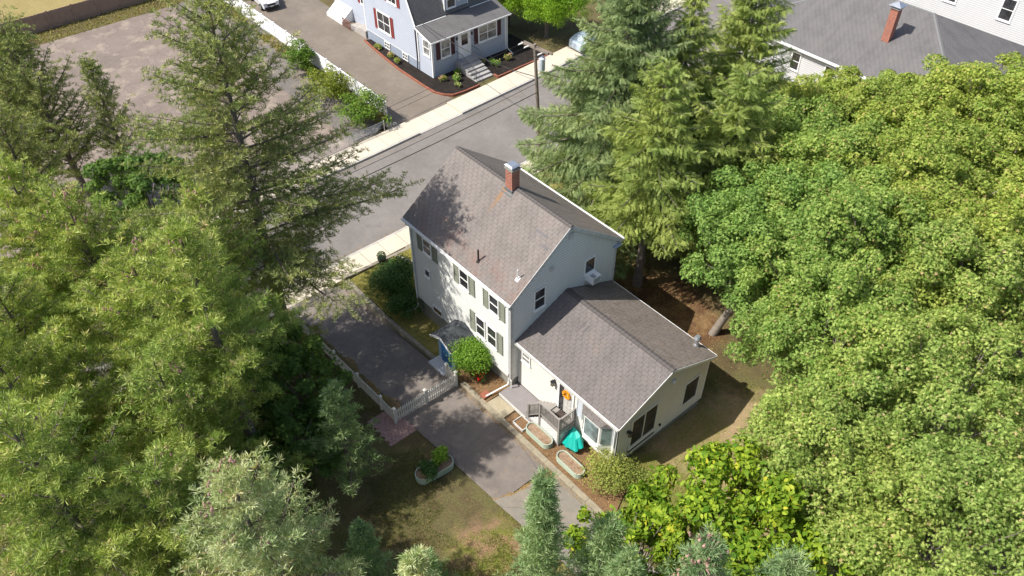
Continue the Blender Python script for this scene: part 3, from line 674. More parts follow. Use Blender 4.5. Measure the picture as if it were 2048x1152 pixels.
b = MB(); rail(b, (2.03, -.44, .2), (2.8, -.42, 1.0), 8, .12, .98); b.build('railing', DECKM, dk)
b = MB(); rail(b, (2.9, -.42, 1.1), (4.23, -.42, 1.1), 13, .1, .95); b.build('railing', DECKM, dk)
b = MB(); rail(b, (4.28, -.37, 1.1), (4.28, .57, 1.1), 9, .1, .95); b.build('railing', DECKM, dk)
def lattice(b, a, c, z0, zt, n, th=.012):
    a = Vector(a); c = Vector(c); L = (c-a).length; d = (c-a)/L; st_ = .14
    for sg in (1, -1):
        k = -20
        while k < 60:
            s0 = k*st_; pts = []
            for t in np.linspace(0, 1.6, 60):
                x = s0+sg*t; z = z0+t
                if 0 <= x <= L and z <= zt(x): pts.append((x, z))
            if len(pts) > 2:
                p, q = pts[0], pts[-1]; b.beam(a+d*p[0]+Vector((0, 0, p[1]-a.z)), a+d*q[0]+Vector((0, 0, q[1]-a.z)), th*(1 if sg > 0 else 1.6), .04, up=(d.y, -d.x, 0) if False else (0, 0, 1))
            k += 1
b = MB(); lattice(b, (2.04, -.43, 0), (4.22, -.43, 0), -.12, lambda x: min(.95, .1+1.05*x), 0); b.build('lattice', TRIM, dk)
b = MB(); lattice(b, (4.29, -.36, 0), (4.29, .7, 0), -.12, lambda x: .85, 0); b.build('lattice', TRIM, dk)
# wreath
b = MB(); wr = random.Random(5)
for i in range(170):
    t = wr.uniform(0, 6.283); r = .2+wr.uniform(-.07, .07); c = Vector((3.66+r*math.cos(t), .6+wr.uniform(-.05, .03), 2.66+r*math.sin(t)))
    M = Matrix.Rotation(wr.uniform(0, 6), 3, 'Y') @ Matrix.Rotation(wr.uniform(-.8, .8), 3, 'X')
    q = [c+M @ Vector(p) for p in ((-.035, 0, 0), (0, -.01, -.05), (.035, 0, 0), (0, -.02, .06))]; b.face(q)
b.tube([(3.66+.2*math.cos(t), .64, 2.66+.2*math.sin(t)) for t in np.linspace(0, 6.283, 16)], .03, 5)
tag(b.build('wreath', ORNG), 'orange leaf wreath hanging on the annex door', 'wreath')
# teal cover
b = MB(); n = 28; rim = []
for i in range(n):
    t = math.pi*2*i/n; w_ = 1+.09*math.sin(7*t)+.05*math.sin(11*t+1); rim.append((4.85+.60*math.cos(t)*w_, .1+.48*math.sin(t)*w_, .30+.08*math.sin(3*t)+.12*math.cos(t)))
rim2 = [(x*.6+4.55*.4, y*.6+.42*.4, z+.42) for x, y, z in rim]; bot = [(x*.8+4.8*.2, y*.8+.15*.2, z-.28) for x, y, z in rim]
for A, B_ in ((bot, rim), (rim, rim2)):
    for i in range(n): j = (i+1) % n; b.face([A[i], A[j], B_[j], B_[i]])
for i in range(n): j = (i+1) % n; b.face([rim2[i], rim2[j], (4.5, .45, .98)])
tag(b.build('tarpaulin', TEAL), 'teal tarpaulin draped over a tub in the corner beside the deck landing', 'tarpaulin')
# planters
def stadium(cx, cy, L_, w, n=8):
    r = w/2; pts = []
    for s in (1, -1):
        for i in range(n+1):
            t = -math.pi/2+math.pi*i/n; pts.append((cx+s*((L_/2-r)+r*math.cos(t)), cy+s*r*math.sin(t)))
    return pts
def planter(cx, cy, L_, w, z0, h, label, rot=0, group=None):
    t = empty('planter', (cx, cy, z0), label, 'planter', group); out = stadium(0, 0, L_, w); inn = stadium(0, 0, L_-.08, w-.08); n = len(out)
    b = MB(); b.v = [(x, y, z) for z, P_ in ((0, out), (h, out), (h, inn), (h-.12, inn)) for x, y in P_]
    for k in range(3):
        for i in range(n): j = (i+1) % n; b.f.append((k*n+i, k*n+j, (k+1)*n+j, (k+1)*n+i)); b.uv.append(None); b.mi.append(0)
    b.build('tub', SAGE, t, local=True)
    b = MB()
    for i in range(n): b.beam((*out[i], h), (*out[(i+1) % n], h), .028, .022)
    b.build('rim', mat('chalky rim metal', (.42, .45, .38), .6) if not rot else SAGE, t, local=True)
    b = MB()
    for z in (.1, .2, .3):
        if z < h: 
            for i in range(n): b.beam((*out[i], z), (*out[(i+1) % n], z), .03, .02)
    b.build('rib', SAGE, t, local=True)
    b = MB(); b.prism(inn, .05, h-.08); b.build('soil', SOIL, t, local=True)
    t.rotation_euler[2] = rot; return t
planter(3.28, -.83, 1.75, .62, -.14, .42, 'long pale green metal planter of bare soil beside the deck lattice', group='oblong metal planters by the annex')
planter(5.66, -.86, 1.75, .62, -.1, .42, 'long pale green metal planter of bare soil in the mulch beyond the teal tarpaulin', group='oblong metal planters by the annex')
planter(1.35, -6.2, 2.1, .85, -.2, .42, 'dull green metal planter overgrown with leafy plants on the shaded lawn', R_(84))
fb = empty('raised_bed', (2.0, -.88, -.12), 'shallow wooden framed bed of brown soil between the stone slab and the planter', 'raised bed')
b = MB(); b.box(1.62, 2.42, -1.24, -1.2, -.15, .02); b.box(1.62, 2.42, -.62, -.58, -.15, .02); b.box(1.62, 1.66, -1.2, -.62, -.15, .018); b.box(2.38, 2.42, -1.2, -.62, -.15, .018); b.build('frame', TRIMW, fb)
b = MB(); b.box(1.665, 2.375, -1.195, -.625, -.15, -.05); b.build('soil', MULCH, fb)
flat('mulch_bed', [(1.1, -1.42), (2.45, -1.42), (2.45, -.62), (1.1, -.62)], MULCH, .0)
b = MB(); b.prism([(-.3, -1.42), (1.08, -1.42), (1.08, -.62), (-.25, -.66)], -.3, -.06); st(b.build('stone_path', mat('tan path stone', (.34, .29, .20), .9, .2, 3, 14)))
tag(MB().obox((-.75, -1.2, .0), (.42, .5, .08)).build('brick_slab', BRKE), 'red brick slab lying in the mulch at the end of the rear downspout', 'slab')
# kerb and steps along the drive
b = MB(); u = -2.3
while u < 11:
    c = u+.98; b.prism([(u, -1.74), (c, -1.74), (c, -1.43), (u, -1.43)], lambda p: zd(p[0])-.3, lambda p: zd(p[0])+lerp(p[0], [-2.3, .5, 9], [.24, .14, .08])); u = c+.015
tag(b.build('garden_edging', mat('mossy edging concrete', (.28, .24, .17), .9, .3, 2, 9, bmp=.4)), 'low concrete edging between the lower driveway and the mulch beds', 'edging')
# retaining wall of the raised lawn
b = MB(); b.prism([(-14.62, -1.72), (-9.8, -1.74), (-5.05, -1.6), (-5.05, -1.38), (-9.8, -1.5), (-14.38, -1.45)], lambda p: zd(p[0])-.4, lambda p: zr(p[0])+.1)
b.prism([(-14.75, -1.72), (-14.45, -1.72), (-14.4, .4), (-14.35, 3.6), (-14.6, 3.6), (-14.66, .4)], lambda p: -2.4, lambda p: lerp(p[1], [-1.7, 1, 3.6], [-.62, -.8, -.85]))
b.prism([(-14.75, -1.76), (-14.4, -1.76), (-14.4, -1.42), (-14.75, -1.42)], -2.4, -.55)
tag(b.build('retaining_wall', WALLC), 'stained concrete retaining wall around the raised front lawn', 'wall')
b = MB()
for i in range(6): b.box(-14.35+.28*i-1.3, -14.07+.28*i-1.3, 3.75, 5.2, -2.2, -1.75+.17*i)
tag(b.build('stone_steps', WALLC), 'stone steps from the sidewalk up to the grey house', 'steps')
sr = empty('stair_railing', (-12.6, 1.9, -.7), 'grey wooden railing beside the front bushes of the grey house', 'railing')
b = MB(); a, c = Vector((-13.3, 1.6, -.75)), Vector((-10.3, 2.8, -.75))
b.beam(a+Vector((0, 0, 1)), c+Vector((0, 0, 1)), .1, .05); b.beam(a+Vector((0, 0, .15)), c+Vector((0, 0, .15)), .05, .05); b.build('rail', DECKM, sr)
b = MB()
for i in range(26):
    p = a+(c-a)*i/25; b.box(p.x-.02, p.x+.02, p.y-.02, p.y+.02, p.z+.1, p.z+.98)
b.build('balusters', DECKM, sr)
# ------------------------------------------------------------------ picket fence and gate
def pickets(b, a, c, n, top=1.0, z_at=zd):
    a = Vector(a); c = Vector(c); d = (c-a); dn = d.normalized(); nn = Vector((-dn.y, dn.x, 0))*.03
    for i in range(n):
        p = a+d*(i+.5)/n; z = z_at(p.x)+.05; w = dn*.037; h = top-.08
        q = [p-w, p+w]; pts = [q[0]+Vector((0, 0, z)), q[1]+Vector((0, 0, z)), q[1]+Vector((0, 0, z+h-.05)), p+Vector((0, 0, z+h+.03)), q[0]+Vector((0, 0, z+h-.05))]
        f = [x-nn*.4 for x in pts]; g = [x+nn*.4 for x in pts]; b.face(f); b.face(g[::-1])
        for k in range(5): l = (k+1) % 5; b.face([f[k], g[k], g[l], f[l]])
    for hh in (.25, .78):
        b.beam(a+nn*1.3+Vector((0, 0, z_at(a.x)+hh)), c+nn*1.3+Vector((0, 0, z_at(c.x)+hh)), .035, .09)
def fpost(par, x, y, top=1.18, m=PICK):
    z = zd(x); b = MB(); b.box(x-.065, x+.065, y-.065, y+.065, z-.1, z+top-.06)
    b.box(x-.085, x+.085, y-.085, y+.085, z+top-.06, z+top-.02)
    i0 = len(b.v); t = z+top-.02; b.v += [(x-.07, y-.07, t), (x+.07, y-.07, t), (x+.07, y+.07, t), (x-.07, y+.07, t), (x, y, t+.08)]
    for ff in ((0, 1, 4), (1, 2, 4), (2, 3, 4), (3, 0, 4)): b.f.append(tuple(i0+k for k in ff)); b.uv.append(None); b.mi.append(0)
    return b.build('post', m, par)
FP = [(-14.35, -5.55), (-13.0, -5.8), (-11.4, -5.8), (-8.9, -5.82), (-6.3, -5.85), (-3.9, -5.88), (-2.55, -5.9)]
PICKO = mat('weathered picket paint', (.66, .64, .59), .8, .25, 3, 14)
pf = empty('picket_fence', (-8.5, -5.8, -1), 'long weathered picket fence down the left side of the upper driveway', 'fence')
for x, y in FP[:-1]: fpost(pf, x, y, 1.12, PICKO)
for p, q in zip(FP[:-1], FP[1:]):
    b = MB(); L_ = math.dist(p, q); pickets(b, (*p, 0), (*q, 0), int(L_/.135), .95); b.build('picket_panel', PICKO, pf)
gt = empty('picket_gate', (-2.5, -3.9, -.28), 'white picket double gate across the driveway', 'gate')
for x, y in ((-2.55, -5.9), (-2.53, -3.9), (-2.47, -1.86)): fpost(gt, x, y, 1.22)
for p, q in (((-2.55, -5.82), (-2.53, -3.98)), ((-2.53, -3.82), (-2.48, -1.94))):
    b = MB(); pickets(b, (*p, 0), (*q, 0), 14, 1.05); b.build('gate_leaf', PICK, gt)
pr = empty('picket_fence', (-3, -1.8, -.3), 'short white picket return beside the blue door step', 'fence')
b = MB(); pickets(b, (-3.35, -1.8, 0), (-2.55, -1.84, 0), 6, 1.0); b.build('picket_panel', PICK, pr); fpost(pr, -3.4, -1.8, 1.05)
# brick paver patch
b = MB(); rg = random.Random(2)
for i in range(11):
    for j in range(8):
        x = -3.66+.205*i; y = -7.0+.205*j+(.1 if i % 2 else 0); z = zd(x)+.012+rg.uniform(-.006, .006); b.box(x, x+.19, y, y+.19, z-.1, z)
st(b.build('paving', PAV))
# ------------------------------------------------------------------ neighbour's blue house
N2 = empty('house', (-38, 23, -2.2), 'pale blue house with red shutters and enclosed front porch across the street', 'house')
b = MB(); b.box(-44.4, -35.72, 19.58, 28, -3, -1.2); b.build('foundation', FNDB, N2)
gam = [(-35.7, 2.15), (-37.1, 5.0), (-40.05, 6.9), (-43., 5.0), (-44.4, 2.15)]
b = MB(); b.box(-44.38, -35.72, 19.57, 28, -1.2, 2.15)
i0 = len(b.v); ng = 5
b.v += [(u, 19.57, z) for u, z in gam]+[(u, 28, z) for u, z in gam]
b.f.append(tuple(i0+k for k in range(5))); b.uv.append(None); b.mi.append(0); b.f.append(tuple(i0+5+k for k in range(5))[::-1]); b.uv.append(None); b.mi.append(0)
def gsp(z):
    if z < 2.15: return (-44.4, -35.7)
    us = [g[0] for g in gam]; 
    hi = lerp(z, [2.15, 5.0, 6.9], [-35.7, -37.1, -40.05]); lo = lerp(z, [2.15, 5.0, 6.9], [-44.4, -43., -40.05]); return (lo, hi)
siding(b, 'v', 19.55, -1, -1.2, 6.85, gsp, .2); siding(b, 'u', -35.7, 1, -1.2, 2.15, lambda z: (19.55, 28), .2)
b.box(-52, -44.4, 20.6, 27, -2.6, 4.5); siding(b, 'v', 20.6, -1, -1.4, 4.4, lambda z: (-52, -44.45), .2)
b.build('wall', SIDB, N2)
rr = MB()
for (u0, z0), (u1, z1) in zip(gam[:-1], gam[1:]):
    k = .0
    A, B_, C_, D = (u0, 19.35, z0+.1), (u0, 28.2, z0+.1), (u1, 28.2, z1+.1), (u1, 19.35, z1+.1)
    if z1 < z0: A, B_, C_, D = D, C_, B_, A
    roofslab(rr, A, B_, C_, D, .12)
roofslab(rr, (-52.2, 20.35, 4.45), (-44.3, 20.35, 4.45), (-44.3, 23.8, 6), (-52.2, 23.8, 6), .1)
rr = rr.build('roof', ROOFS, N2)
b = MB(); b.beam((-35.66, 19.35, 2.12), (-35.66, 22.75, 2.12), .1, .12); b.build('gutter', TRIM, N2)
b = MB(); b.beam((-35.66, 25.5, 2.12), (-35.66, 28.3, 2.12), .1, .12); b.build('gutter', TRIM, N2)
b = MB()
for (u0, z0), (u1, z1) in zip(gam[:-1], gam[1:]): b.beam((u0, 19.36, z0-.03), (u1, 19.36, z1-.03), .03, .2)
for u in (-35.72, -44.4): b.box(u-.06, u+.06, 19.51, 19.55, -1.2, 2.1)
b.box(-44.4, -35.7, 19.52, 19.55, -1.28, -1.2); b.build('trim', TRIM, N2)
# dormer
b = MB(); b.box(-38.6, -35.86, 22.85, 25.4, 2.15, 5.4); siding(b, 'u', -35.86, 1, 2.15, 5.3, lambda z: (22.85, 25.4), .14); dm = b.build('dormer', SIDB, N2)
b = MB(); b.prism([(-39.5, 22.65), (-35.6, 22.65), (-35.6, 25.6), (-39.5, 25.6)], lambda p: 5.4-(p[0]+35.6)*.2, lambda p: 5.5-(p[0]+35.6)*.2); b.build('dormer_roof', ROOFS, dm)
window(dm, 'u', -35.84, 1, 23.1, 23.95, 2.75, 4.2, w=.1); window(dm, 'u', -35.84, 1, 24.4, 25.0, 3.2, 4.2, w=.08)
b = MB(); b.box(-35.95, -35.82, 22.78, 22.85, 2.15, 5.3); b.box(-35.95, -35.82, 25.4, 25.47, 2.15, 5.3); b.build('trim', TRIM, dm)
NW = ('v', 19.53, -1)
window(N2, *NW, -42.05, -40.1, -.3, 1.4, cols=2, w=.12); shutter(N2, *NW, -42.65, -42.22, -.45, 1.5, RED); shutter(N2, *NW, -39.93, -39.5, -.45, 1.5, RED)
window(N2, *NW, -40., -38.7, 3.1, 4.6, cols=2, w=.12); shutter(N2, *NW, -40.6, -40.18, 2.95, 4.7, RED); shutter(N2, *NW, -38.52, -38.1, 2.95, 4.7, RED)
window(N2, 'v', 20.58, -1, -46.6, -45.3, .3, 1.8, cols=1, w=.12); shutter(N2, 'v', 20.58, -1, -47.2, -46.78, .2, 1.9, RED)
for u0 in (-41.3, -38.35): window(N2, 'v', 19.56, -1, u0, u0+.75, -1.95, -1.4, cols=3, w=.08, sill=False)
# porch
b = MB(); b.box(-35.7, -33.72, 19.62, 28.18, -2.9, 1.5)
i0 = len(b.v); b.v += [(-33.72, 19.62, 1.5), (-35.7, 19.62, 1.5), (-35.7, 19.62, 2.0), (-33.72, 28.18, 1.5), (-35.7, 28.18, 1.5), (-35.7, 28.18, 2.0)]
for ff in ((0, 1, 2), (3, 5, 4), (0, 2, 5, 3)): b.f.append(tuple(i0+k for k in ff)); b.uv.append(None); b.mi.append(0)
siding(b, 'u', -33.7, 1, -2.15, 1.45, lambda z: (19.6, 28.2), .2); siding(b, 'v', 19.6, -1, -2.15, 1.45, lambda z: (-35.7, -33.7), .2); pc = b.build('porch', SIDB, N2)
b = MB(); roofslab(b, (-33.3, 19.3, 1.52), (-33.3, 28.5, 1.52), (-35.7, 28.5, 2.16), (-35.7, 19.3, 2.16), .08); b.build('porch_roof', ROOFS, pc)
b = MB(); b.beam((-33.28, 19.3, 1.44), (-33.28, 28.5, 1.44), .08, .12); b.beam((-33.3, 19.28, 1.43), (-35.7, 19.28, 2.07), .04, .14)
for v in (19.56, 28.2): b.box(-33.78, -33.66, v, v+.06, -2.2, 1.45)
b.box(-33.7, -33.66, 19.6, 19.74, -2.2, 1.45); b.box(-33.7, -33.66, 28.06, 28.2, -2.2, 1.45); b.build('porch_trim', TRIM, pc)
PW = ('u', -33.68, 1)
window(pc, *PW, 20.62, 21.55, -.42, 1.1, w=.1, gl=GLSW); shutter(pc, *PW, 20.05, 20.48, -.5, 1.2, MAROON); shutter(pc, *PW, 21.72, 22.12, -.5, 1.2, MAROON)
window(pc, *PW, 24.95, 26.95, -.3, 1.1, cols=2, w=.12, gl=GLSW); shutter(pc, *PW, 24.36, 24.78, -.4, 1.2, MAROON); shutter(pc, *PW, 27.12, 27.55, -.4, 1.2, MAROON)
window(pc, 'v', 19.58, -1, -34.85, -34.0, -.1, 1.25, w=.09, gl=GLSW)
b = MB(); sbox(b, *PW, 22.5, 23.95, -1.22, 1.3, 0, .04); dr = b.build('door', TRIM, pc)
b = MB(); sbox(b, *PW, 22.9, 23.6, -.0, 1.0, .04, .055); b.build('pane', GLS, dr)
b = MB(); b.box(-33.64, -33.55, 22.3, 22.42, .7, .95); b.box(-33.64, -33.55, 24.03, 24.15, .7, .95); b.build('porch_lamp', BLACK, pc)
b = MB(); b.tube([(-33.55, 28.3, 1.35), (-33.6, 28.28, 1.2), (-33.6, 28.28, -1.95), (-32.4, 28.0, -2.1)], .05, 8); b.build('downspout', TRIM, pc)
b = MB(); b.tube([(-35.9, 19.45, 2.0), (-35.9, 19.48, -1.0), (-35.9, 19.4, -2)], .05, 8); b.build('downspout', DPIPE, N2)
fs = empty('front_steps', (-32, 23, -2.2), 'grey concrete front steps with black handrails at the blue house porch', 'steps')
b = MB(); b.box(-33.68, -32.7, 22.1, 24.1, -2.5, -1.22)
for i in range(5): b.box(-32.7+.42*i, -32.28+.42*i, 22.1, 24.1, -2.5, -1.4-.165*i)
b.build('treads', mat('step concrete', (.33, .32, .31), .9, .12, 1, 9), fs)
for v in (22.2, 24.0):
    b = MB(); b.tube([(-33.6, v, -.3), (-32.7, v, -.3), (-30.7, v, -1.2), (-30.7, v, -2.15)], .022, 6)
    for u in np.arange(-33.5, -30.7, .16):
        zt = lerp(u, [-32.7, -30.7], [-.3, -1.2]); b.tube([(u, v, zt), (u, v, zt-.85)], .01, 4)
    b.build('handrail', BLACK, fs)
# planting beds of the blue house
flat('mulch_bed', [(-44.2, 19.1), (-37.3, 18.3), (-31.9, 18.25), (-30.3, 18.9), (-30.1, 22.0), (-33.7, 22.1), (-33.7, 19.6), (-44, 19.6)], DMULCH, .1)
flat('mulch_bed', [(-30.1, 24.1), (-30.2, 30.6), (-36, 30.6), (-36, 28.2), (-33.7, 28.2), (-33.7, 24.1)], DMULCH, .1)
def edging(pts, label):
    b = MB(); pts = [Vector((x, y, 0)) for x, y in pts]
    for p, q in zip(pts[:-1], pts[1:]):
        n = max(1, int((q-p).length/.22)); d = (q-p)/n
        for i in range(n):
            a = p+d*i; c = p+d*(i+.94); a.z = c.z = zd(a.x)+.06; b.beam(a, c, .13, .24)
    return tag(b.build('brick_edging', BRKE), label, 'edging', 'brick edging of the blue house beds')
edging([(-44.2, 19.0), (-42, 18.7), (-37.3, 18.2), (-33, 18.1), (-31.6, 18.15), (-30.7, 18.5), (-30.1, 19.1), (-29.95, 20.2), (-29.95, 21.95)], 'curved red brick edging of the dark mulch bed along the neighbour driveway')
edging([(-30.6, 24.15), (-30.0, 24.15), (-30.1, 30.6)], 'straight red brick edging of the mulch bed by the far sidewalk right of the steps')
# cellar hatch and side steps
cd = empty('cellar_hatch', (-50.5, 19.6, -2.2), 'white sloping cellar hatch at the side of the blue house', 'hatch')
b = MB(); b.prism([(-51.5, 19.2), (-48.6, 19.2), (-48.6, 20.58), (-51.5, 20.58)], -2.4, lambda p: -2.0+(p[1]-19.2)*.75); b.build('casing', TRIM, cd)
b = MB(); b.prism([(-51.3, 19.3), (-50.1, 19.3), (-50.1, 20.5), (-51.3, 20.5)], lambda p: -2.0+(p[1]-19.2)*.75, lambda p: -1.97+(p[1]-19.2)*.75); b.prism([(-50.0, 19.3), (-48.8, 19.3), (-48.8, 20.5), (-50.0, 20.5)], lambda p: -2.0+(p[1]-19.2)*.75, lambda p: -1.97+(p[1]-19.2)*.75); b.build('hatch_door', mat('hatch grey paint', (.5, .51, .52), .6), cd)
b = MB()
for i in range(4): b.box(-47.8+.5*i, -44.5, 19.3+.28*i if False else 19.4, 20.58, -2.4+.0, -2.15+.0) if i == 0 else b.box(-47.2+.45*i, -44.5, 19.4, 20.58, -2.15+.2*(i-1), -2.15+.2*i)
tag(b.build('side_steps', mat('side step concrete', (.36, .33, .3), .9)), 'concrete side steps beside the cellar hatch of the blue house', 'steps')
rw = empty('railing', (-47.5, 19.3, -2.2), 'brown wooden railing beside the cellar hatch', 'railing')
b = MB()
for i in range(9): b.box(-48.3+.18*i, -48.24+.18*i, 19.1, 19.14, -2.25, -1.4)
b.build('balusters', mat('red brown wood', (.22, .10, .07), .9), rw); b = MB(); b.box(-48.35, -46.75, 19.09, 19.15, -1.4, -1.34); b.build('rail', mat('red brown rail', (.2, .09, .06), .9), rw)
# white vinyl fence on its wall
wf = empty('vinyl_fence', (-46, 12.4, -2.2), 'white vinyl panel fence on a low wall beside the neighbour driveway', 'fence')
b = MB(); b.box(-64, -30.4, 12.3, 12.52, -2.6, -1.82); b.build('base_wall', mat('grey base wall', (.27, .27, .27), .9), wf)
u = -64.
while u < -30.5:
    b = MB(); b.box(u-.07, u+.07, 12.34, 12.48, -1.82, -.3); b.box(u-.09, u+.09, 12.32, 12.5, -.3, -.25); b.build('post', VINYL, wf)
    b = MB(); b.box(u+.07, min(u+2.33, -30.4), 12.39, 12.43, -1.8, -.4); b.box(u+.07, min(u+2.33, -30.4), 12.37, 12.45, -.4, -.32); b.build('panel', VINYL, wf); u += 2.4
# chain link fence
cl = empty('chain_link_fence', (-29, 7, -2.1), 'galvanised chain link fence at the street edge of the parking lot', 'fence')
for v in (-20, -16.5, -13, -9.5, -6, -2.5, 1, 4.3, 7.7, 11.1):
    b = MB(); b.tube([(-29, v, -2.3), (-29, v, -.95)], .035, 8); b.blob((-29, v, -.94), .045); b.build('post', METAL, cl)
b = MB(); b.tube([(-29, -20, -1.0), (-29, 11.1, -1.0)], .025, 6); b.build('top_rail', METAL, cl)
b = MB(); v = -20.
while v < 11.1:
    for s in (1, -1):
        z0, z1 = -2.1, -1.0; w = 1.1*s
        if -20 <= v+w <= 11.1: b.tube([(-29, v, z0), (-29, v+w, z1)], .003, 3, False)
    v += .09
b.build('mesh', METAL, cl)
tag(MB().blob((-29.5, 11.9, -1.95), .42, 9, 6, (1, .7, .9)).blob((-29.3, 12.3, -2.05), .3, 9, 6).build('boulder', mat('grey boulder', (.3, .28, .26), .9, .3, 3, 9, bmp=.5)), 'grey boulder at the street end of the white fence', 'boulder')
# stockade fence at the far side of the lot
sf = empty('stockade_fence', (-67, -2, -2.3), 'tan wooden stockade fence along the back of the parking lot', 'fence')
v = -20.; rg = random.Random(3)
while v < 10:
    b = MB()
    for k in range(18):
        y = v+.08+k*.125; b.box(-67.02, -66.98, y, y+.118, -2.35, -.62+rg.uniform(-.02, .02))
    b.box(-67.0, -66.93, v, v+2.4, -1.0, -.9); b.box(-67.0, -66.93, v, v+2.4, -2.0, -1.9); b.build('panel', STOCK, sf)
    b = MB(); b.box(-67.05, -66.9, v-.07, v+.07, -2.4, -.5); b.build('post', STOCK, sf); v += 2.4
# ------------------------------------------------------------------ house at the top right, and the one behind
N3 = empty('house', (-8, 49.6, -1.5), 'white house under a broad grey hip roof with a brick chimney, top right', 'house')
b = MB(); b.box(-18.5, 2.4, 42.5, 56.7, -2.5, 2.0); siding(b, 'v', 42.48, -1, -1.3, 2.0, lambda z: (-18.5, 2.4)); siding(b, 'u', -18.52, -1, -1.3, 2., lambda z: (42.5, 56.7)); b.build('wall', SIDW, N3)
b = MB(); e = 1.96
q = [(-18.9, 42.1, e), (2.8, 42.1, e), (2.8, 57.1, e), (-18.9, 57.1, e)]; r0, r1 = (-11.4, 49.6, 5.3), (-4.4, 49.6, 5.3)
roofslab(b, q[0], q[1], r1, r0, .1)
roofslab(b, q[2], q[3], r0, r1, .1)
for A, B_, C_ in ((q[1], q[2], r1), (q[3], q[0], r0)):
    L_ = math.dist(A, B_); b.face([A, B_, C_], [(0, 0), (L_, 0), (L_/2, 8.2)])
rf3 = b.build('roof', ROOFS, N3)
b = MB(); ridgecap(b, q[1], r1, .16, .06, 30); ridgecap(b, r0, r1, .16, .08, 20); ridgecap(b, q[0], r0, .16, .06, 30); b.build('ridge_cap', shingle('pale cap shingles', (.27, .27, .27)), rf3)
b = MB(); b.box(-18.9, 2.8, 42.04, 42.1, 1.75, 1.97); b.box(-18.96, -18.9, 42.04, 57.1, 1.75, 1.97); b.box(-18.85, 2.7, 42.1, 42.5, 1.76, 1.8); b.build('fascia', TRIM, N3)
cz = 1.96+(46-42.1)*.445
b = MB(); b.box(-6.3, -5.65, 45.6, 46.25, 3.2, 6.3); ch = b.build('chimney', BRK, rf3)
b = MB(); b.box(-6.38, -5.57, 45.52, 46.33, 6.3, 6.4); b.box(-6.2, -5.75, 45.7, 46.15, 6.4, 6.55)
i0 = len(b.v); b.v += [(-6.5, 45.4, 6.55), (-5.45, 45.4, 6.55), (-5.45, 46.45, 6.55), (-6.5, 46.45, 6.55), (-5.97, 45.92, 6.85)]
for ff in ((0, 1, 4), (1, 2, 4), (2, 3, 4), (3, 0, 4), (3, 2, 1, 0)): b.f.append(tuple(i0+k for k in ff)); b.uv.append(None); b.mi.append(0)
b.build('chimney_cap', METAL, ch)
for u0 in (-17.6, -15.9, -12., -8.7, -6.6, -3.6): window(N3, 'v', 42.46, -1, u0, u0+.75, -.15, 1.3, w=.1)
window(N3, 'u', -18.54, -1, 44, 44.8, -.2, 1.3, w=.1)
N4 = empty('house', (-3, 60, -1), 'white clapboard house at the top right corner, behind the hip roof', 'house')
b = MB(); b.box(-13, 1.0, 58.6, 68, -2, 6.0); siding(b, 'v', 58.58, -1, 1., 6.0, lambda z: (-13, 1.0)); siding(b, 'u', 1.02, 1, -1, 6, lambda z: (58.6, 68)); b.build('wall', SIDW, N4)
b = MB(); roofslab(b, (-13.3, 58.1, 5.95), (1.4, 58.1, 5.95), (1.4, 63.3, 9), (-13.3, 63.3, 9), .15); roofslab(b, (-13.3, 68.5, 5.95), (1.4, 68.5, 5.95), (1.4, 63.3, 9), (-13.3, 63.3, 9), .15); b.build('roof', ROOFS, N4)
b = MB(); b.box(.95, 1.06, 58.52, 58.58, -1, 5.9); b.box(-13.2, 1.4, 58.04, 58.1, 5.7, 5.95); b.box(-13.2, 1.4, 58.1, 58.6, 5.74, 5.8); b.build('trim', TRIM, N4)
for u0 in (-2.5, -7.5): window(N4, 'v', 58.56, -1, u0, u0+1.0, 2.9, 4.7, w=.13)
# ------------------------------------------------------------------ utility pole and cables
up_ = empty('utility_pole', (-16.9, 17.5, -2), 'weathered wooden utility pole with crossarm and transformer beside the spruces', 'utility pole')
pt = Vector((-17.35, 17.05, 8.3)); pb = Vector((-16.9, 17.5, -2))
b = MB(); b.tube([pb, pb.lerp(pt, .5), pt], [.16, .14, .11], 12); b.build('pole', WOODP, up_)
b = MB(); b.beam((-18.6, 16.9, 8.0), (-16.1, 17.2, 8.0), .12, .14); b.beam((-18.7, 17.25, 7.9), (-16.0, 17.5, 7.9), .12, .14); b.build('crossarm', WOODP, up_)
b = MB(); b.tube([(-17.0, 17.45, 6.3), (-17.0, 17.45, 7.2)], .24, 14); b.tube([(-17.0, 17.45, 7.2), (-17.0, 17.45, 7.28)], [.26, .2], 14); b.tube([(-17.0, 17.45, 7.28), (-17.0, 17.45, 7.45)], .05, 8); b.build('transformer', mat('transformer grey', (.5, .55, .6), .4), up_)
for u in (-18.4, -17.8, -16.4):
    b = MB()
    for k in range(4): b.tube([(u, 16.85-.1*k, 8.05), (u, 16.8-.1*k, 8.05)], .05, 8)
    b.tube([(u, 16.95, 8.05), (u, 16.4, 8.03)], .015, 5); b.build('insulator', TRIM, up_)
def cable(a, c, sag, r, label):
    a = Vector(a); c = Vector(c); n = 26
    pts = [a.lerp(c, i/n)-Vector((0, 0, 4*sag*(i/n)*(1-i/n))) for i in range(n+1)]
    b = MB(); b.tube(pts, r, 5); return tag(b.build('overhead_cable', WIRE), label, 'cable', 'cables strung from the utility pole')
cable((-18.4, 16.4, 8.03), (-18.4, -26, 8.0), .9, .012, 'thin overhead cable on the outer end of the crossarm, farthest over the road')
cable((-17.8, 16.4, 8.03), (-17.8, -26, 8.0), .9, .012, 'thin overhead cable beside the pole, second from the outer end of the crossarm')
cable((-16.4, 16.4, 8.03), (-16.4, -26, 8.0), .9, .012, 'thin overhead cable on the house end of the crossarm')
cable((-17.1, 17.3, 4.6), (-17.1, -26, 4.9), .7, .03, 'thick black low telephone cable along the street')
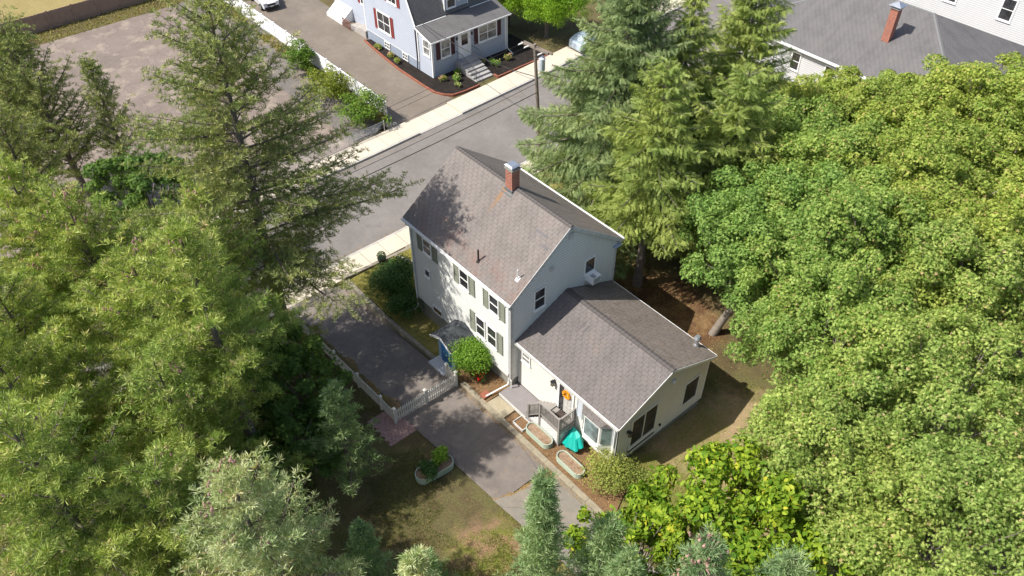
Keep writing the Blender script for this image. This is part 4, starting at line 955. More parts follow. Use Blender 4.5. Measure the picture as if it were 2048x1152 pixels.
cable((-17.2, 17.3, 5.3), (-17.2, -26, 5.4), .7, .018, 'thinner low cable just above the thick telephone cable')
cable((-17.3, 17.1, 5.8), (-35.9, 19.5, 3.0), .7, .03, 'black service cable from the pole to the blue house corner')
cable((-17.2, 17.2, 5.5), (-33.6, 23, 1.7), .8, .014, 'thin cable from the pole to the blue house porch')
# ------------------------------------------------------------------ cars
def car(loc, rz, paint, label, suv=True):
    t = empty('car', (0, 0, 0), label, 'car'); h = 1.72 if suv else 1.45
    prof = [(-2.3, .45), (-2.3, .95), (-2.2, 1.1), (-1.9, 1.14), (-1.55, h-.05), (-1.2, h), (.3, h), (.6, h-.06), (1.25, 1.12), (2.0, .98), (2.25, .82), (2.3, .5), (2.2, .3), (-2.2, .3)]
    def hw(x, z):
        w = .92
        if z > 1.12: w = .92-(z-1.12)*.32
        if abs(x) > 1.9: w -= (abs(x)-1.9)*.28
        return w
    b = MB(); n = len(prof); b.v = [(x, -hw(x, z), z) for x, z in prof]+[(x, hw(x, z), z) for x, z in prof]
    b.f = [tuple(range(n))[::-1], tuple(range(n, 2*n))]+[(i, (i+1) % n, n+(i+1) % n, n+i) for i in range(n)]; b.uv = [None]*len(b.f); b.mi = [0]*len(b.f)
    body = b.build('body', paint, t, local=True)
    m = body.modifiers.new('bevel', 'BEVEL'); m.width = .05; m.segments = 2
    b = MB(); b.face([(.66, -.70, h-.08), (.66, .70, h-.08), (1.2, .82, 1.16), (1.2, -.82, 1.16)][::-1]); b.face([(.67, -.69, h-.06), (1.22, -.81, 1.17), (1.21, -.8, 1.19), (.67, -.68, h-.05)])
    b.obox((.94, 0, (h+1.12)/2+.0), (.02, 1.4, .5), Matrix.Rotation(R_(-48), 3, 'Y'))
    for s in (1, -1):
        b.face([(-1.4, s*.79, h-.1), (.5, s*.79, h-.1), (1.0, s*.93, 1.16), (-1.6, s*.93, 1.16)][::s])
    b.build('window', GLS, t, local=True)
    for x in (-1.45, 1.45):
        for s in (1, -1):
            b = MB(); b.tube([(x, s*.72, .34), (x, s*.95, .34)], .34, 18); w = b.build('wheel', RUB, t, local=True)
            b = MB(); b.tube([(x, s*.95, .34), (x, s*.965, .34)], .21, 12); b.build('rim', METAL, w, local=True)
    for s in (1, -1):
        b = MB(); b.obox((2.17, s*.66, .86), (.2, .38, .14)); b.build('headlight', LAMP, t, local=True)
        b = MB(); b.obox((.75, s*1.02, 1.18), (.12, .2, .14)); b.build('side_mirror', paint, t, local=True)
    b = MB(); b.obox((2.31, 0, .72), (.04, .9, .2)); b.obox((2.31, 0, .45), (.04, 1.5, .16)); b.build('grille', BLACK, t, local=True)
    b = MB(); b.obox((2.335, 0, .56), (.02, .34, .12)); b.build('number_plate', TRIM, t, local=True)
    t.location = loc; t.rotation_euler[2] = rz; return t
car((-58.3, 15.7, zd(-58)), R_(-6), CARW, 'white car parked at the top of the neighbour driveway, cut by the frame')
car((-29.0+.3, 34.8, -2.05), R_(88), CARG, 'silver blue car at the far kerb, half hidden behind the spruces', False)
# ------------------------------------------------------------------ foliage
def frames(d, rng, roll=True):
    d = d/np.maximum(np.linalg.norm(d, axis=1, keepdims=True), 1e-9)
    a = np.where(np.abs(d[:, 2:3]) < .9, np.array([[0, 0, 1.]]), np.array([[1., 0, 0]]))
    x = np.cross(a, d); x /= np.maximum(np.linalg.norm(x, axis=1, keepdims=True), 1e-9); y = np.cross(d, x)
    if roll:
        t = rng.uniform(0, 2*np.pi, len(d))[:, None]; x, y = x*np.cos(t)+y*np.sin(t), -x*np.sin(t)+y*np.cos(t)
    return np.stack([x, y, d], axis=2)
def scatter(name, tv, tf, pos, M, scale, m, parent, off=(0, 0, 0), midx=None):
    """join copies of a small template (verts tv, equal-length faces tf) into one mesh"""
    tv = np.asarray(tv, float); tf = np.asarray(tf); n = len(pos); k = len(tv)
    V = np.einsum('nij,kj->nki', M, tv)*scale[:, None, None]+pos[:, None, :]-np.asarray(off)
    F = (tf[None]+(np.arange(n)*k)[:, None, None]).reshape(-1, tf.shape[1])
    me = bpy.data.meshes.new(name); me.vertices.add(n*k); me.vertices.foreach_set('co', V.reshape(-1).astype(np.float32))
    fl = tf.shape[1]; me.loops.add(F.size); me.polygons.add(len(F))
    me.loops.foreach_set('vertex_index', F.reshape(-1).astype(np.int32))
    me.polygons.foreach_set('loop_start', np.arange(0, F.size, fl, dtype=np.int32))
    me.polygons.foreach_set('loop_total', np.full(len(F), fl, dtype=np.int32))
    for x in (m if isinstance(m, (list, tuple)) else [m]): me.materials.append(x)
    if midx is not None: me.polygons.foreach_set('material_index', np.repeat(midx, len(tf)).astype(np.int32))
    me.update(); me.validate() if False else None
    o = bpy.data.objects.new(name, me); COL.objects.link(o)
    if parent is not None: o.parent = parent
    return o
def needles(n, spread, L, w, rng):
    v = [(0, 0, 0)]; f = []
    for i in range(n):
        t = 2*math.pi*i/n+rng.uniform(-.3, .3); a = rng.uniform(*spread); l = L*rng.uniform(.75, 1.1)
        d = np.array([math.sin(a)*math.cos(t), math.sin(a)*math.sin(t), math.cos(a)]); s = np.cross(d, rng.normal(size=3)); s /= np.linalg.norm(s)
        k = len(v); v += [tuple(d*l*.55+s*w), tuple(d*l), tuple(d*l*.55-s*w)]; f.append((0, k, k+1, k+2))
    return v, f
RN = np.random.default_rng(7)
TUFT = needles(13, (.2, 1.45), 1., .052, RN)
TUFTF = needles(9, (.3, 1.4), 1., .08, RN)
def spray():      # hanging spruce branchlet: a spine with short side needles
    v = [(0, 0, 0)]; f = []
    for i in range(7):
        z = i/6.; l = .26*(1-.55*z)
        for s in (1, -1):
            k = len(v); v += [(0.02*s, 0, z-.03), (s*l, .06*(-1)**i, z+.17), (s*.03, .0, z+.12)]; f.append((0, k, k+1, k+2)) if i == 0 else f.append((k-6 if False else k, k+1, k+2, k))
    return v, f
SPV = [(0, 0, 0)]; SPF = []
for i in range(6):
    z = i/6.; l = .25*(1-.5*z)
    for s in (1, -1):
        k = len(SPV); SPV += [(s*l, .05*(-1)**i, z+.2), (s*.015, 0, z+.14)]
        base = 0 if i == 0 else k-2 if s < 0 and False else max(0, 2+4*(i-1)+(0 if s > 0 else 2))
        SPF.append((base, k, k+1))
LEAFM = ([(0, 0, 0)]+[p for a in (-1.25, -.62, 0, .62, 1.25) for p in ((math.sin(a-.30)*.42, math.cos(a-.30)*.42, .02), (math.sin(a)*(1-.2*abs(a)), math.cos(a)*(1-.2*abs(a)), -.10-.05*abs(a)), (math.sin(a+.30)*.42, math.cos(a+.30)*.42, .02))],
         [(0, 1+3*i+2, 1+3*i+1, 1+3*i) for i in range(5)])
LEAFB = ([(0, 0, 0), (.30, .35, .05), (.26, .75, 0), (0, 1.1, -.25), (-.26, .75, 0), (-.30, .35, .05), (0, .5, -.06)],
         [(0, 1, 6, 5), (6, 1, 2, 3), (6, 3, 4, 5)])
LEAFS = ([(0, 0, 0), (.3, .5, .06), (0, 1, -.06), (-.3, .5, .06)], [(0, 1, 2, 3)])
def limbtube(b, p0, p1, r0, r1, rng, bend=.12, n=5, sides=6):
    p0 = np.array(p0, float); p1 = np.array(p1, float); L = np.linalg.norm(p1-p0); mid = rng.normal(0, bend*L*.5, 3)
    pts = [p0+(p1-p0)*t+mid*math.sin(math.pi*t)*.5+np.array([0, 0, 1])*bend*L*.3*math.sin(math.pi*t) for t in np.linspace(0, 1, n)]
    b.tube([tuple(p) for p in pts], [r0+(r1-r0)*t for t in np.linspace(0, 1, n)], sides, cap=False); return pts
def crown_leaves(rng, centres, radii, n_per, up=.55, flat=.75):
    """leaf positions and facings over the outer skins of many small clumps"""
    P_, D_ = [], []
    for c, r, n in zip(centres, radii, n_per):
        d = rng.normal(size=(n, 3)); d[:, 2] += .35; d /= np.linalg.norm(d, axis=1, keepdims=True)
        rr = r*(rng.uniform(.45, 1.12, n)**.55)[:, None]; p = c+d*rr*np.array([1, 1, flat])
        nrm = d*.75+np.array([0, 0, up])+rng.normal(0, .5, (n, 3)); P_.append(p); D_.append(nrm)
    return np.concatenate(P_), np.concatenate(D_)
def broadleaf(name, x, y, z0, h, R, seed, leaf, label, cat='tree', group=None, n=26000, size=.17, clumps=90, cb=.3, bark=BARKL, tmpl=LEAFM, trunk_r=.22, lean=(0, 0), sq=1., clump_r=(.34, .78), up=.5, lobe_n=22, fill=.14, limbs=34):
    rng = np.random.default_rng(seed); t = empty(name, (x, y, z0), label, cat, group)
    c0 = np.array([lean[0], lean[1], h*(1+cb)/2]); H2 = h*(1-cb)/2
    cs = []; lobes = []; tries = 0; nl = max(6, int(lobe_n))
    while len(lobes) < nl and tries < 4000:
        tries += 1; d = rng.normal(size=3); d /= np.linalg.norm(d)
        if d[2] < -.45: continue
        p = c0+d*np.array([R*.68, R*.68*sq, H2*.66])*rng.uniform(.62, 1.22)
        if all(np.linalg.norm(p-q) > R*.31 for q in lobes): lobes.append(p)
    tries = 0
    while len(cs) < clumps and tries < 9000:
        tries += 1; q = lobes[rng.integers(len(lobes))]; d = rng.normal(size=3); d[2] += .35; d /= np.linalg.norm(d)
        p = q+d*np.array([R*.33, R*.33, R*.24])*rng.uniform(.7, 1.1); oc = (p-c0)/np.array([R, R*sq, H2])
        if np.linalg.norm(oc) < .55 and rng.random() < .8: continue
        if all(np.linalg.norm(p-q2) > .36*R/4.5 for q2 in cs): cs.append(p)
    cs = np.array(cs); rad = rng.uniform(*clump_r, len(cs))*min(1, R/4.2); w = rad**2; npr = np.maximum(6, (n*w/w.sum()).astype(int))
    p, d = crown_leaves(rng, cs, rad, npr, up)
    k = int(n*fill); q = rng.normal(size=(k, 3)); q /= np.linalg.norm(q, axis=1, keepdims=True); q = q*rng.uniform(.35, .82, k)[:, None]*np.array([R, R*sq, H2])+c0; q = q[q[:, 2] > h*cb*.6]
    p = np.concatenate([p, q]); d = np.concatenate([d, rng.normal(0, .6, q.shape)+np.array([0, 0, .6])])
    M = frames(d, rng); sc = size*rng.uniform(.7, 1.25, len(p))
    # leaf templates lie in their own xy plane, normal +z, so frames() turns that normal to d
    cr = scatter('crown', *tmpl, p, M, sc, leaf, t)
    b = MB(); th = h*cb+H2*.5; top = (lean[0]*.8, lean[1]*.8, th)
    limbtube(b, (0, 0, -.4), top, trunk_r*1.25, trunk_r*.6, rng, .03, 7, 10)
    order = rng.permutation(len(cs))[:min(len(cs), limbs)]
    for i in order:
        s = rng.uniform(.45, 1.0); a = (top[0]*s, top[1]*s, -.4+(th+.4)*s); limbtube(b, a, cs[i], trunk_r*.33*(1.3-s*.5), .02, rng, .15)
    b.build('trunk', bark, t, True, local=True); return t
def pine(name, x, y, z0, h, R, seed, leaf, label, group=None, cones=0, tuft=.24, start=.2, dens=1., whorl=.62, prof=.75, lean=(0, 0), droop=.0, tmpl=TUFT, bark=BARK, branch_mul=1., up0=.05, tw=.34, reach=None):
    rng = np.random.default_rng(seed); t = empty(name, (x, y, z0), label, 'tree', group); b = MB()
    ax = lambda z: np.array([lean[0]*z/h, lean[1]*z/h, z])
    b.tube([tuple(ax(z)) for z in np.linspace(-.4, h, 9)], [max(.02, .021*h*(1-k)+.015) for k in np.linspace(0, 1, 9)], 9)
    P_, D_, C_ = [], [], []; z = h*start
    while z < h-.15:
        k = (z-h*start)/(h*(1-start)); nb = rng.integers(3, 6) if branch_mul == 1 else max(2, int(rng.integers(3, 6)*branch_mul))
        a0 = rng.uniform(0, 6.28)
        for j in range(nb):
            L = R*((1-k)**prof*.9+.10)*rng.uniform(.62, 1.12)*(min(1, .55+k*3)); az = a0+j*6.283/nb+rng.uniform(-.35, .35)
            if reach: L *= 1+reach[2]*math.exp(-((z-reach[1])/3.6)**2)*max(0, math.cos(az-reach[0]))**2
            el = up0+.85*k**1.6+rng.uniform(-.08, .12)
            o = ax(z+rng.uniform(-.15, .15)); hd = np.array([math.cos(az), math.sin(az), 0.]); pts = []
            for s in np.linspace(0, 1, 7):
                e = el-droop*s+.25*s*s; pts.append(o+hd*L*s*math.cos(el)+np.array([0, 0, 1])*(L*s*math.sin(el)-droop*L*.5*s*s+.12*L*s**3))
            pts = np.array(pts); r = .012*L+.012; b.tube([tuple(p) for p in pts], [r*(1-.8*s)+.006 for s in np.linspace(0, 1, 7)], 4, cap=False)
            nt = max(3, int(L/tw*dens)); side = np.array([-hd[1], hd[0], 0])
            for i in range(nt+1):
                s = .16+.84*i/nt; q = pts[0]*0; f = s*6; i0 = min(5, int(f)); q = pts[i0]+(pts[i0+1]-pts[i0])*(f-i0)
                for sg in ((1, -1) if i < nt else (0,)):
                    tl = (.30+.50*(1-s))*L*.42*rng.uniform(.6, 1.2)+.12; dr = hd*.75+side*sg*rng.uniform(.6, 1.)+np.array([0, 0, rng.uniform(-.05, .45)]); dr /= np.linalg.norm(dr)
                    if tl > .45: b.tube([tuple(q), tuple(q+dr*tl)], [.014, .005], 3, cap=False)
                    m = max(2, int(tl/.15*dens))
                    for u in range(m):
                        w = (u+.85)/m; p = q+dr*tl*w+rng.normal(0, .03, 3); P_.append(p); D_.append(dr*.55+np.array([0, 0, .75])+rng.normal(0, .35, 3))
            if cones and k > .5 and rng.random() < cones:
                c = pts[5]+np.array([0, 0, -.03]); C_.append(c)
        z += whorl*rng.uniform(.8, 1.15)*(1-.25*k)
    for z in np.linspace(h*.93, h, 6): P_.append(ax(z)); D_.append(np.array([rng.normal(0, .3), rng.normal(0, .3), 1]))
    P_ = np.array(P_); D_ = np.array(D_)
    scatter('crown', *tmpl, P_, frames(D_, rng), tuft*rng.uniform(.75, 1.2, len(P_)), leaf, t)
    b.build('trunk', bark, t, True, local=True)
    if C_:
        cb = MB()
        for c in C_:
            for _ in range(int(rng.integers(5, 12))):
                o = c+rng.normal(0, .16, 3)+np.array([0, 0, .12]); cb.tube([tuple(o), tuple(o+np.array([rng.normal(0, .03), rng.normal(0, .03), -.10])), tuple(o+np.array([rng.normal(0, .04), rng.normal(0, .04), -.2]))], [.02, .045, .012], 5)
        o = cb.build('cones', CONE, t, local=True); o['kind'] = 'stuff'
    return t
def spruce(name, x, y, z0, h, R, seed, leaf, label, group=None, start=.1, whorl=.42, size=.42, lean=(0, 0), dens=1., bark=BARK):
    rng = np.random.default_rng(seed); t = empty(name, (x, y, z0), label, 'tree', group); b = MB()
    ax = lambda z: np.array([lean[0]*z/h, lean[1]*z/h, z])
    b.tube([tuple(ax(z)) for z in np.linspace(-.4, h, 9)], [max(.02, .02*h*(1-k)+.015) for k in np.linspace(0, 1, 9)], 9)
    P_, D_ = [], []; z = h*start
    while z < h-.1:
        k = (z-h*start)/(h*(1-start)); nb = int(rng.integers(4, 7)); a0 = rng.uniform(0, 6.28)
        for j in range(nb):
            L = R*((1-k)**.85*.93+.07)*rng.uniform(.6, 1.15)*min(1, .7+k*3); az = a0+j*6.283/nb+rng.uniform(-.4, .4); hd = np.array([math.cos(az), math.sin(az), 0.]); side = np.array([-hd[1], hd[0], 0])
            o = ax(z+rng.uniform(-.15, .15)); el = -.15+.7*k**2; q0 = []
            for s in np.linspace(0, 1, 6): q0.append(o+hd*L*s+np.array([0, 0, 1])*L*(math.tan(el)*s-.28*s*s*(1-k)+.16*s**4))
            pts = np.array(q0); r = .012*L+.01; b.tube([tuple(p) for p in pts], [r*(1-.8*s)+.005 for s in np.linspace(0, 1, 6)], 4, cap=False)
            nt = max(3, int(L/.17*dens))
            for i in range(nt+1):
                s = .12+.88*i/nt; f = s*5; i0 = min(4, int(f)); q = pts[i0]+(pts[i0+1]-pts[i0])*(f-i0)
                wid = .30*L*(1-s)**.6*min(1, s*3)+.10
                for sg in (1, -1):
                    m = max(1, int(wid/.22)+1)
                    for u in range(m):
                        w = (u+rng.random())/m*wid; p = q+side*sg*w+np.array([0, 0, -.25*w]); P_.append(p+rng.normal(0, .03, 3))
                        D_.append(hd*.5+side*sg*.45+np.array([0, 0, -.9 if u else -.35])+rng.normal(0, .22, 3))
                        if u == m-1: P_.append(p); D_.append(hd*.6+side*sg*.7+np.array([0, 0, -.1])+rng.normal(0, .2, 3))
                P_.append(q); D_.append(hd*.8+np.array([0, 0, .25])+rng.normal(0, .25, 3))
        z += whorl*rng.uniform(.8, 1.2)
    P_.append(ax(h-.3)); D_.append(np.array([0, 0, 1.]))
    P_ = np.array(P_); D_ = np.array(D_)
    scatter('crown', SPV, SPF, P_, frames(D_, rng), size*rng.uniform(.7, 1.2, len(P_)), leaf, t)
    b.build('trunk', bark, t, True, local=True); return t
def shrub(name, x, y, z0, r, h, seed, leaf, label, n=2500, size=.07, cat='shrub', group=None, tmpl=LEAFS, clumps=16, sq=1., loose=False, flowers=None, nf=0, fs=.09):
    rng = np.random.default_rng(seed); t = empty(name, (x, y, z0), label, cat, group); cs = []
    for i in range(clumps):
        d = rng.normal(size=3); d /= np.linalg.norm(d); d[2] = abs(d[2]); k = rng.uniform(.3, .72) if not loose else rng.uniform(.2, 1.); cs.append(np.array([d[0]*r*k, d[1]*r*sq*k, h*.42*(1 if not loose else rng.uniform(.5, 1))+d[2]*h*k*.55]))
    rad = np.array([min(r, h)*(rng.uniform(.32, .5) if not loose else rng.uniform(.16, .32)) for _ in cs]); p, d = crown_leaves(rng, cs, rad, [max(4, n//clumps)]*clumps, .6, .9); p[:, 2] = np.maximum(p[:, 2], .02)
    scatter('foliage', *tmpl, p, frames(d, rng), size*rng.uniform(.7, 1.3, len(p)), leaf, t)
    if nf:
        i = rng.choice(np.where(p[:, 2] > h*.45)[0], nf*5); q = p[i]+rng.normal(0, .02, (len(i), 3))+np.array([0, 0, .04]); base = q[:nf].repeat(5, 0)+rng.normal(0, fs*.5, (nf*5, 3))
        o = scatter('flowers', *LEAFS, base, frames(rng.normal(size=(nf*5, 3))+np.array([0, 0, .8]), rng), np.full(nf*5, fs), flowers, t); o['kind'] = 'stuff'
    b = MB()
    for c in cs[:9]: limbtube(b, (0, 0, -.1), c, .03, .01, rng, .1, 4, 4)
    b.build('stems', BARK, t, True, local=True); return t
# --- maples, the wood on the right
MG = 'maples in the wood to the right of the house'
for i, (x, y, h, R, lf, sz, lb) in enumerate([
    (4.1, 12.2, 12.0, 4.7, MAP1, .18, 'deep green maple whose pale trunk stands behind the annex flue'),
    (9.6, 14.0, 12.4, 5.0, MAP12, .18, 'green maple in the middle of the wood, behind the first maple by the annex'),
    (12.6, 9.8, 11.8, 4.7, MAP12, .17, 'olive maple whose trunk foot shows at the edge of the tan lawn'),
    (3.2, 20.3, 12., 5.2, MAP12, .18, 'yellow green maple right beside the spruces, below the white house'),
    (8.8, 21.2, 13.5, 5.3, MAP2, .18, 'yellow green maple high in the wood near the right edge'),
    (15.0, 15.5, 13., 5.4, MAP3, .17, 'olive maple at the right edge halfway down'),
    (-1.5, 27.5, 7.4, 4.6, MAP2, .19, 'yellowish maple reaching up over the hip roof eave'),
    (4.3, 29.0, 11.2, 5.2, MAP2, .19, 'yellowish maple right of the hip roof'),
    (17.2, 8.9, 12., 4.9, MAP3, .165, 'olive maple with rusty seed heads low at the right edge'),
    (16.4, 4.2, 10.4, 4.3, MAP3, .16, 'olive maple beside the lime broadleaf tree'),
    (20.3, 3.6, 12., 4.2, MAP3, .155, 'olive maple in the bottom right corner'),
    (8.2, 30.5, 13.4, 5., MAP2, .19, 'yellowish maple at the top right corner, reaching highest over the hip roof'),
    (11, 27.5, 13.5, 5., MAP2, .19, 'yellowish maple touching the top of the right edge'),
    (6.4, 16.8, 12.6, 4.8, MAP12, .18, 'green maple filling the wood between the two green ones and the yellow ones'),
    (12.6, 17.8, 13.2, 4.6, MAP2, .18, 'yellow green maple in the heart of the wood'),
    (-.5, 32.5, 7.2, 4.4, MAP2, .2, 'yellowish maple against the lower hip of the grey hip roof'),
    (3.0, 36.5, 7.2, 4.6, MAP2, .2, 'yellowish maple in front of the white clapboard house')]):
    broadleaf('maple_tree', x, y, gz(x, y), h, R, 20+i, lf, lb, n=40000, size=sz*.74, clumps=190, group=MG, lean=(1.3, 1.5) if i == 0 else (0, 0), cb=.16)
broadleaf('broadleaf_tree', 15.2, -1.3, -.1, 8.8, 4.0, 50, BIGL, 'lime green tree with big drooping leaves at the bottom of the photo', n=13000, size=.235, clumps=100, tmpl=LEAFB, cb=.35, trunk_r=.13, up=.1, clump_r=(.4, .75), bark=BARK, lobe_n=18, fill=.08)
broadleaf('broadleaf_tree', 12.9, -4.3, -.1, 7.6, 3.0, 51, BIGL, 'smaller lime green tree with drooping leaves at the end of the driveway', n=8000, size=.225, clumps=66, tmpl=LEAFB, cb=.3, trunk_r=.1, up=.1, clump_r=(.35, .65), bark=BARK, lobe_n=14, fill=.08)
# --- spruces
SG = 'spruces behind the house'
for i, (x, y, z, h, R, lf, st_, lb) in enumerate([
    (-7.0, 15.0, -.8, 18.5, 8.4, SPR1, .17, 'tall grey green spruce closest to the street, overhanging the road'),
    (-1.7, 12.0, -.3, 15.0, 4.9, SPR2, .36, 'yellow green spruce nearest the grey house, bare trunk foot showing at the roof corner'),
    (-3.6, 21.8, -.7, 17.6, 5.6, SPR2, .16, 'tall spruce standing against the left end of the hip roof'),
    (.4, 16.2, -.4, 14.4, 5.2, SPR2, .3, 'shorter yellow green spruce between the maples and the spruce nearest the house'),
    (-10.8, 18.4, -1.4, 16.0, 5.2, SPR1, .16, 'grey green spruce behind the tallest one, by the near sidewalk'),
    (-4.8, 17.6, -.7, 16.4, 4.4, SPR2, .2, 'yellow green spruce in the middle of the spruce group')]):
    spruce('spruce_tree', x, y, z, h, R, 61+i, lf, lb, SG, start=st_, whorl=.5)
# --- white pines, bottom left
PG = 'white pines filling the lower left'
for i, (x, y, h, R, lf, cn, lb) in enumerate([
    (-9.4, -10.4, 14.4, 4.3, PINE, .2, 'broad white pine reaching over the upper driveway below the olive conifer'),
    (-15.5, -14.6, 13.8, 5.6, PINE, .5, 'white pine with clusters of pinkish cones at the left edge'),
    (-7.4, -14.2, 14.0, 5.4, PINE, .2, 'white pine in the middle of the left grove, below the coned one'),
    (-1.5, -20.6, 14.2, 5.0, PINE, .14, 'white pine in the bottom left corner'),
    (4.9, -15.9, 13.4, 4.1, PINEP, .35, 'pale yellowish white pine with brown cones at the bottom edge'),
    (-7.5, -20.2, 14., 5.4, PINE, .15, 'white pine on the left edge below the coned one'),
    (-2.6, -15.6, 12.0, 4.6, PINE, .08, 'lower white pine between the grove and the pale coned one'),
    (-13.4, -11.2, 11.5, 4.6, PINE, .3, 'white pine behind the broad one, near the street'),
    (-13.0, -19.0, 12.5, 5., PINE, .2, 'white pine cut by the left edge, topmost of the grove'),
    (1.0, -17.6, 11.0, 4.0, PINE, .1, 'yellow green white pine beside the pale coned one'),
    (-19.5, -16.0, 13.8, 5.2, PINE, .2, 'white pine against the left edge between the coned pine and the olive trees'),
    (-3.6, -12.9, 16.6, 3.9, PINE, .1, 'tall white pine whose crown overhangs the dark hollow beside the gate')]):
    pine('white_pine', x, y, gz(x, y), h, R, 80+i, lf, lb, PG, cones=cn, tuft=.30 if i != 4 else .28, whorl=.8, tw=.3, dens=.8 if i == 0 else 1.12, start=.45 if h > 16 else .2)
for i, (x, y, h, R, lf, lb) in enumerate([
    (-.4, -9.8, 7.8, 2.2, PINET, 'slender blue green pine sapling over the shaded lawn, topmost of the saplings'),
    (9.6, -12.0, 9.6, 2.2, PINET, 'blue green pine sapling with two bare leaders on the lawn edge'),
    (6.0, -12.6, 7.6, 1.7, PINET, 'small shaded pine sapling left of the two leaders'),
    (12.3, -9.2, 14.4, 2.0, PINET, 'slim blue green pine poking up over the end of the driveway'),
    (13.6, -7.6, 12.0, 3.0, PINET, 'blue green pine right beside the slim one over the driveway end'),
    (18.4, -5.0, 13.2, 3.2, PINET, 'soft blue green pine at the bottom edge, right of the lime broadleaf tree'),
    (16.6, -6.6, 13.6, 3.2, PINET, 'soft blue green pine in front of the lime broadleaf tree'),
    (15.0, -8.2, 12.4, 2.9, PINET, 'soft blue green pine between the slim one and the lime broadleaf tree'),
    (10.6, -12.9, 12.2, 2.0, PINEP, 'pale coned pine top at the bottom edge, in the middle')]):
    pine('white_pine', x, y, gz(x, y), h, R, 95+i, lf, lb, 'slim pines along the lawn', cones=.4 if i == 6 else .0, tuft=.27, dens=.85, whorl=.62, start=.12, up0=.35, tw=.36)
# --- lot trees, upper left
pine('conifer_tree', -12, -7.2, -1.5, 21.7, 6.5, 110, LOTC, 'tall open olive conifer between the parking lot view and the driveway', None, tuft=.26, start=.3, dens=1.0, whorl=.62, prof=.58, tmpl=TUFTF, up0=.0, tw=.46, droop=.1, lean=(.6, .3), reach=(.45, 9.2, .32))
for i, (x, y, h, R, lb) in enumerate([(-34.8, -10.8, 13.6, 4.6, 'open olive tree in the upper left with a dark leaning trunk'), (-38.5, -13.2, 13.5, 4.6, 'open olive tree cut by the left edge of the photo'), (-32.6, -8.0, 11.4, 2.7, 'narrow olive tree standing against the parking lot'), (-30, -14.5, 11.5, 4.2, 'olive tree above the coned pine at the left edge')]):
    pine('olive_tree', x, y, -2.2, h, R, 111+i, LOTC, lb, 'open olive trees in the upper left', tuft=.26, start=.2, dens=.95, whorl=.6, prof=.45, tmpl=TUFTF, up0=.45, tw=.45, lean=(-1.2, -.6) if i == 0 else (0, 0))
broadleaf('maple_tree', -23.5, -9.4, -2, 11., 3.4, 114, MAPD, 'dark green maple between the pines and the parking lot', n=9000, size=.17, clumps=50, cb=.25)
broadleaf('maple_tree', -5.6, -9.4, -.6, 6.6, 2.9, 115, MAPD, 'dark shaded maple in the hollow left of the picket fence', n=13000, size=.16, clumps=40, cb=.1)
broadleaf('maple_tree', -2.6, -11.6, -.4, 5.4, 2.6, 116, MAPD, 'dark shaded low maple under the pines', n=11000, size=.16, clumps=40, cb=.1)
# --- hedge tree and shrubs
for i, (x, y, lb) in enumerate([(-33.2, 33.0, 'vivid green rounded hedge tree with bare stems beside the blue house'), (-37.8, 32.0, 'vivid green hedge tree cut by the top edge')]):
    broadleaf('hedge_tree', x, y, -2.2, 5.6, 4.0, 120+i, HEDG, lb, n=42000, size=.12, clumps=200, cb=.32, tmpl=LEAFS, sq=.85, bark=BARK, lobe_n=34, fill=.3, clump_r=(.5, .85))
BG = 'sumac bushes along the white fence'
for i, (x, y, r, h, lf, lb) in enumerate([(-42.3, 11.2, 1.5, 3.4, SHB1, 'bright green bush on the white fence, farthest up the bank'), (-36.6, 10.6, 2.1, 3.3, SHB3, 'wide drooping olive green bush in the middle of the bank'), (-31.0, 10.5, 1.9, 3.4, SHB1, 'green bush by the chain link corner post')]):
    shrub('bush', x, y, -2.1, r*1.15, h, 130+i, BUSHY if i == 1 else BUSHL, lb, n=4200, size=.17, clumps=46, group=BG, loose=True)
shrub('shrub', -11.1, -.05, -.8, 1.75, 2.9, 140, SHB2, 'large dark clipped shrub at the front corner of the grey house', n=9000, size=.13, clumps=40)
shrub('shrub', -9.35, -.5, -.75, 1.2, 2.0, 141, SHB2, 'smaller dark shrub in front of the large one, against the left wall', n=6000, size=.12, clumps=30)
shrub('shrub', -12.6, 1.3, -.85, .8, 1.1, 142, SHB1, 'yellow green shrub beside the wooden railing', n=2500, size=.06)
shrub('shrub', -2.75, -.6, -.15, 1.4, 2.4, 143, SHB1, 'bright green rounded shrub beside the blue door', n=11000, size=.09, clumps=60)
shrub('flower_bush', -1.9, -.75, -.1, .5, .6, 144, SHB2, 'low rose bush with red blooms in the mulch by the gate post', n=700, size=.08, cat='flower bush', flowers=ROSE, nf=34, fs=.12)
shrub('shrub', 7.6, .0, -.1, 1.5, 1.9, 145, SHB3, 'feathery olive green juniper at the annex corner', n=4200, size=.1, clumps=30)
shrub('shrub', 8.9, .9, -.1, .95, 1.1, 146, SHB3, 'low spreading juniper beyond the feathery one', n=2200, size=.1, clumps=20)
shrub('plant', 1.25, -5.65, .1, .6, .8, 147, SHB1, 'leafy green plant in the driveway end of the lawn planter', n=900, size=.13, cat='plant', clumps=10)
shrub('plant', 1.4, -6.6, .1, .65, .7, 148, SHB2, 'dark leafy plant in the lawn end of the lawn planter', n=900, size=.13, cat='plant', clumps=10)
shrub('shrub', -12.5, 10.2, -1.4, 1.0, 1.1, 149, SHB3, 'leafy yellow green shrub behind the grey house ridge near the sidewalk', n=1800, size=.1)
shrub('shrub', -15.3, 14.5, -1.8, 1.3, 1.5, 150, SHB1, 'low green shrub at the near sidewalk below the spruces', n=2200, size=.1)
tb = empty('topiary', (-14.3, 1.1, -.8), 'small round clipped ball in a dark pot on the retaining wall', 'topiary')
b = MB(); b.tube([(-14.3, 1.1, -.85), (-14.3, 1.1, -.35)], [.2, .3], 12); b.build('pot', DPIPE, tb)
rng = np.random.default_rng(9); d = rng.normal(size=(700, 3)); d /= np.linalg.norm(d, axis=1, keepdims=True)
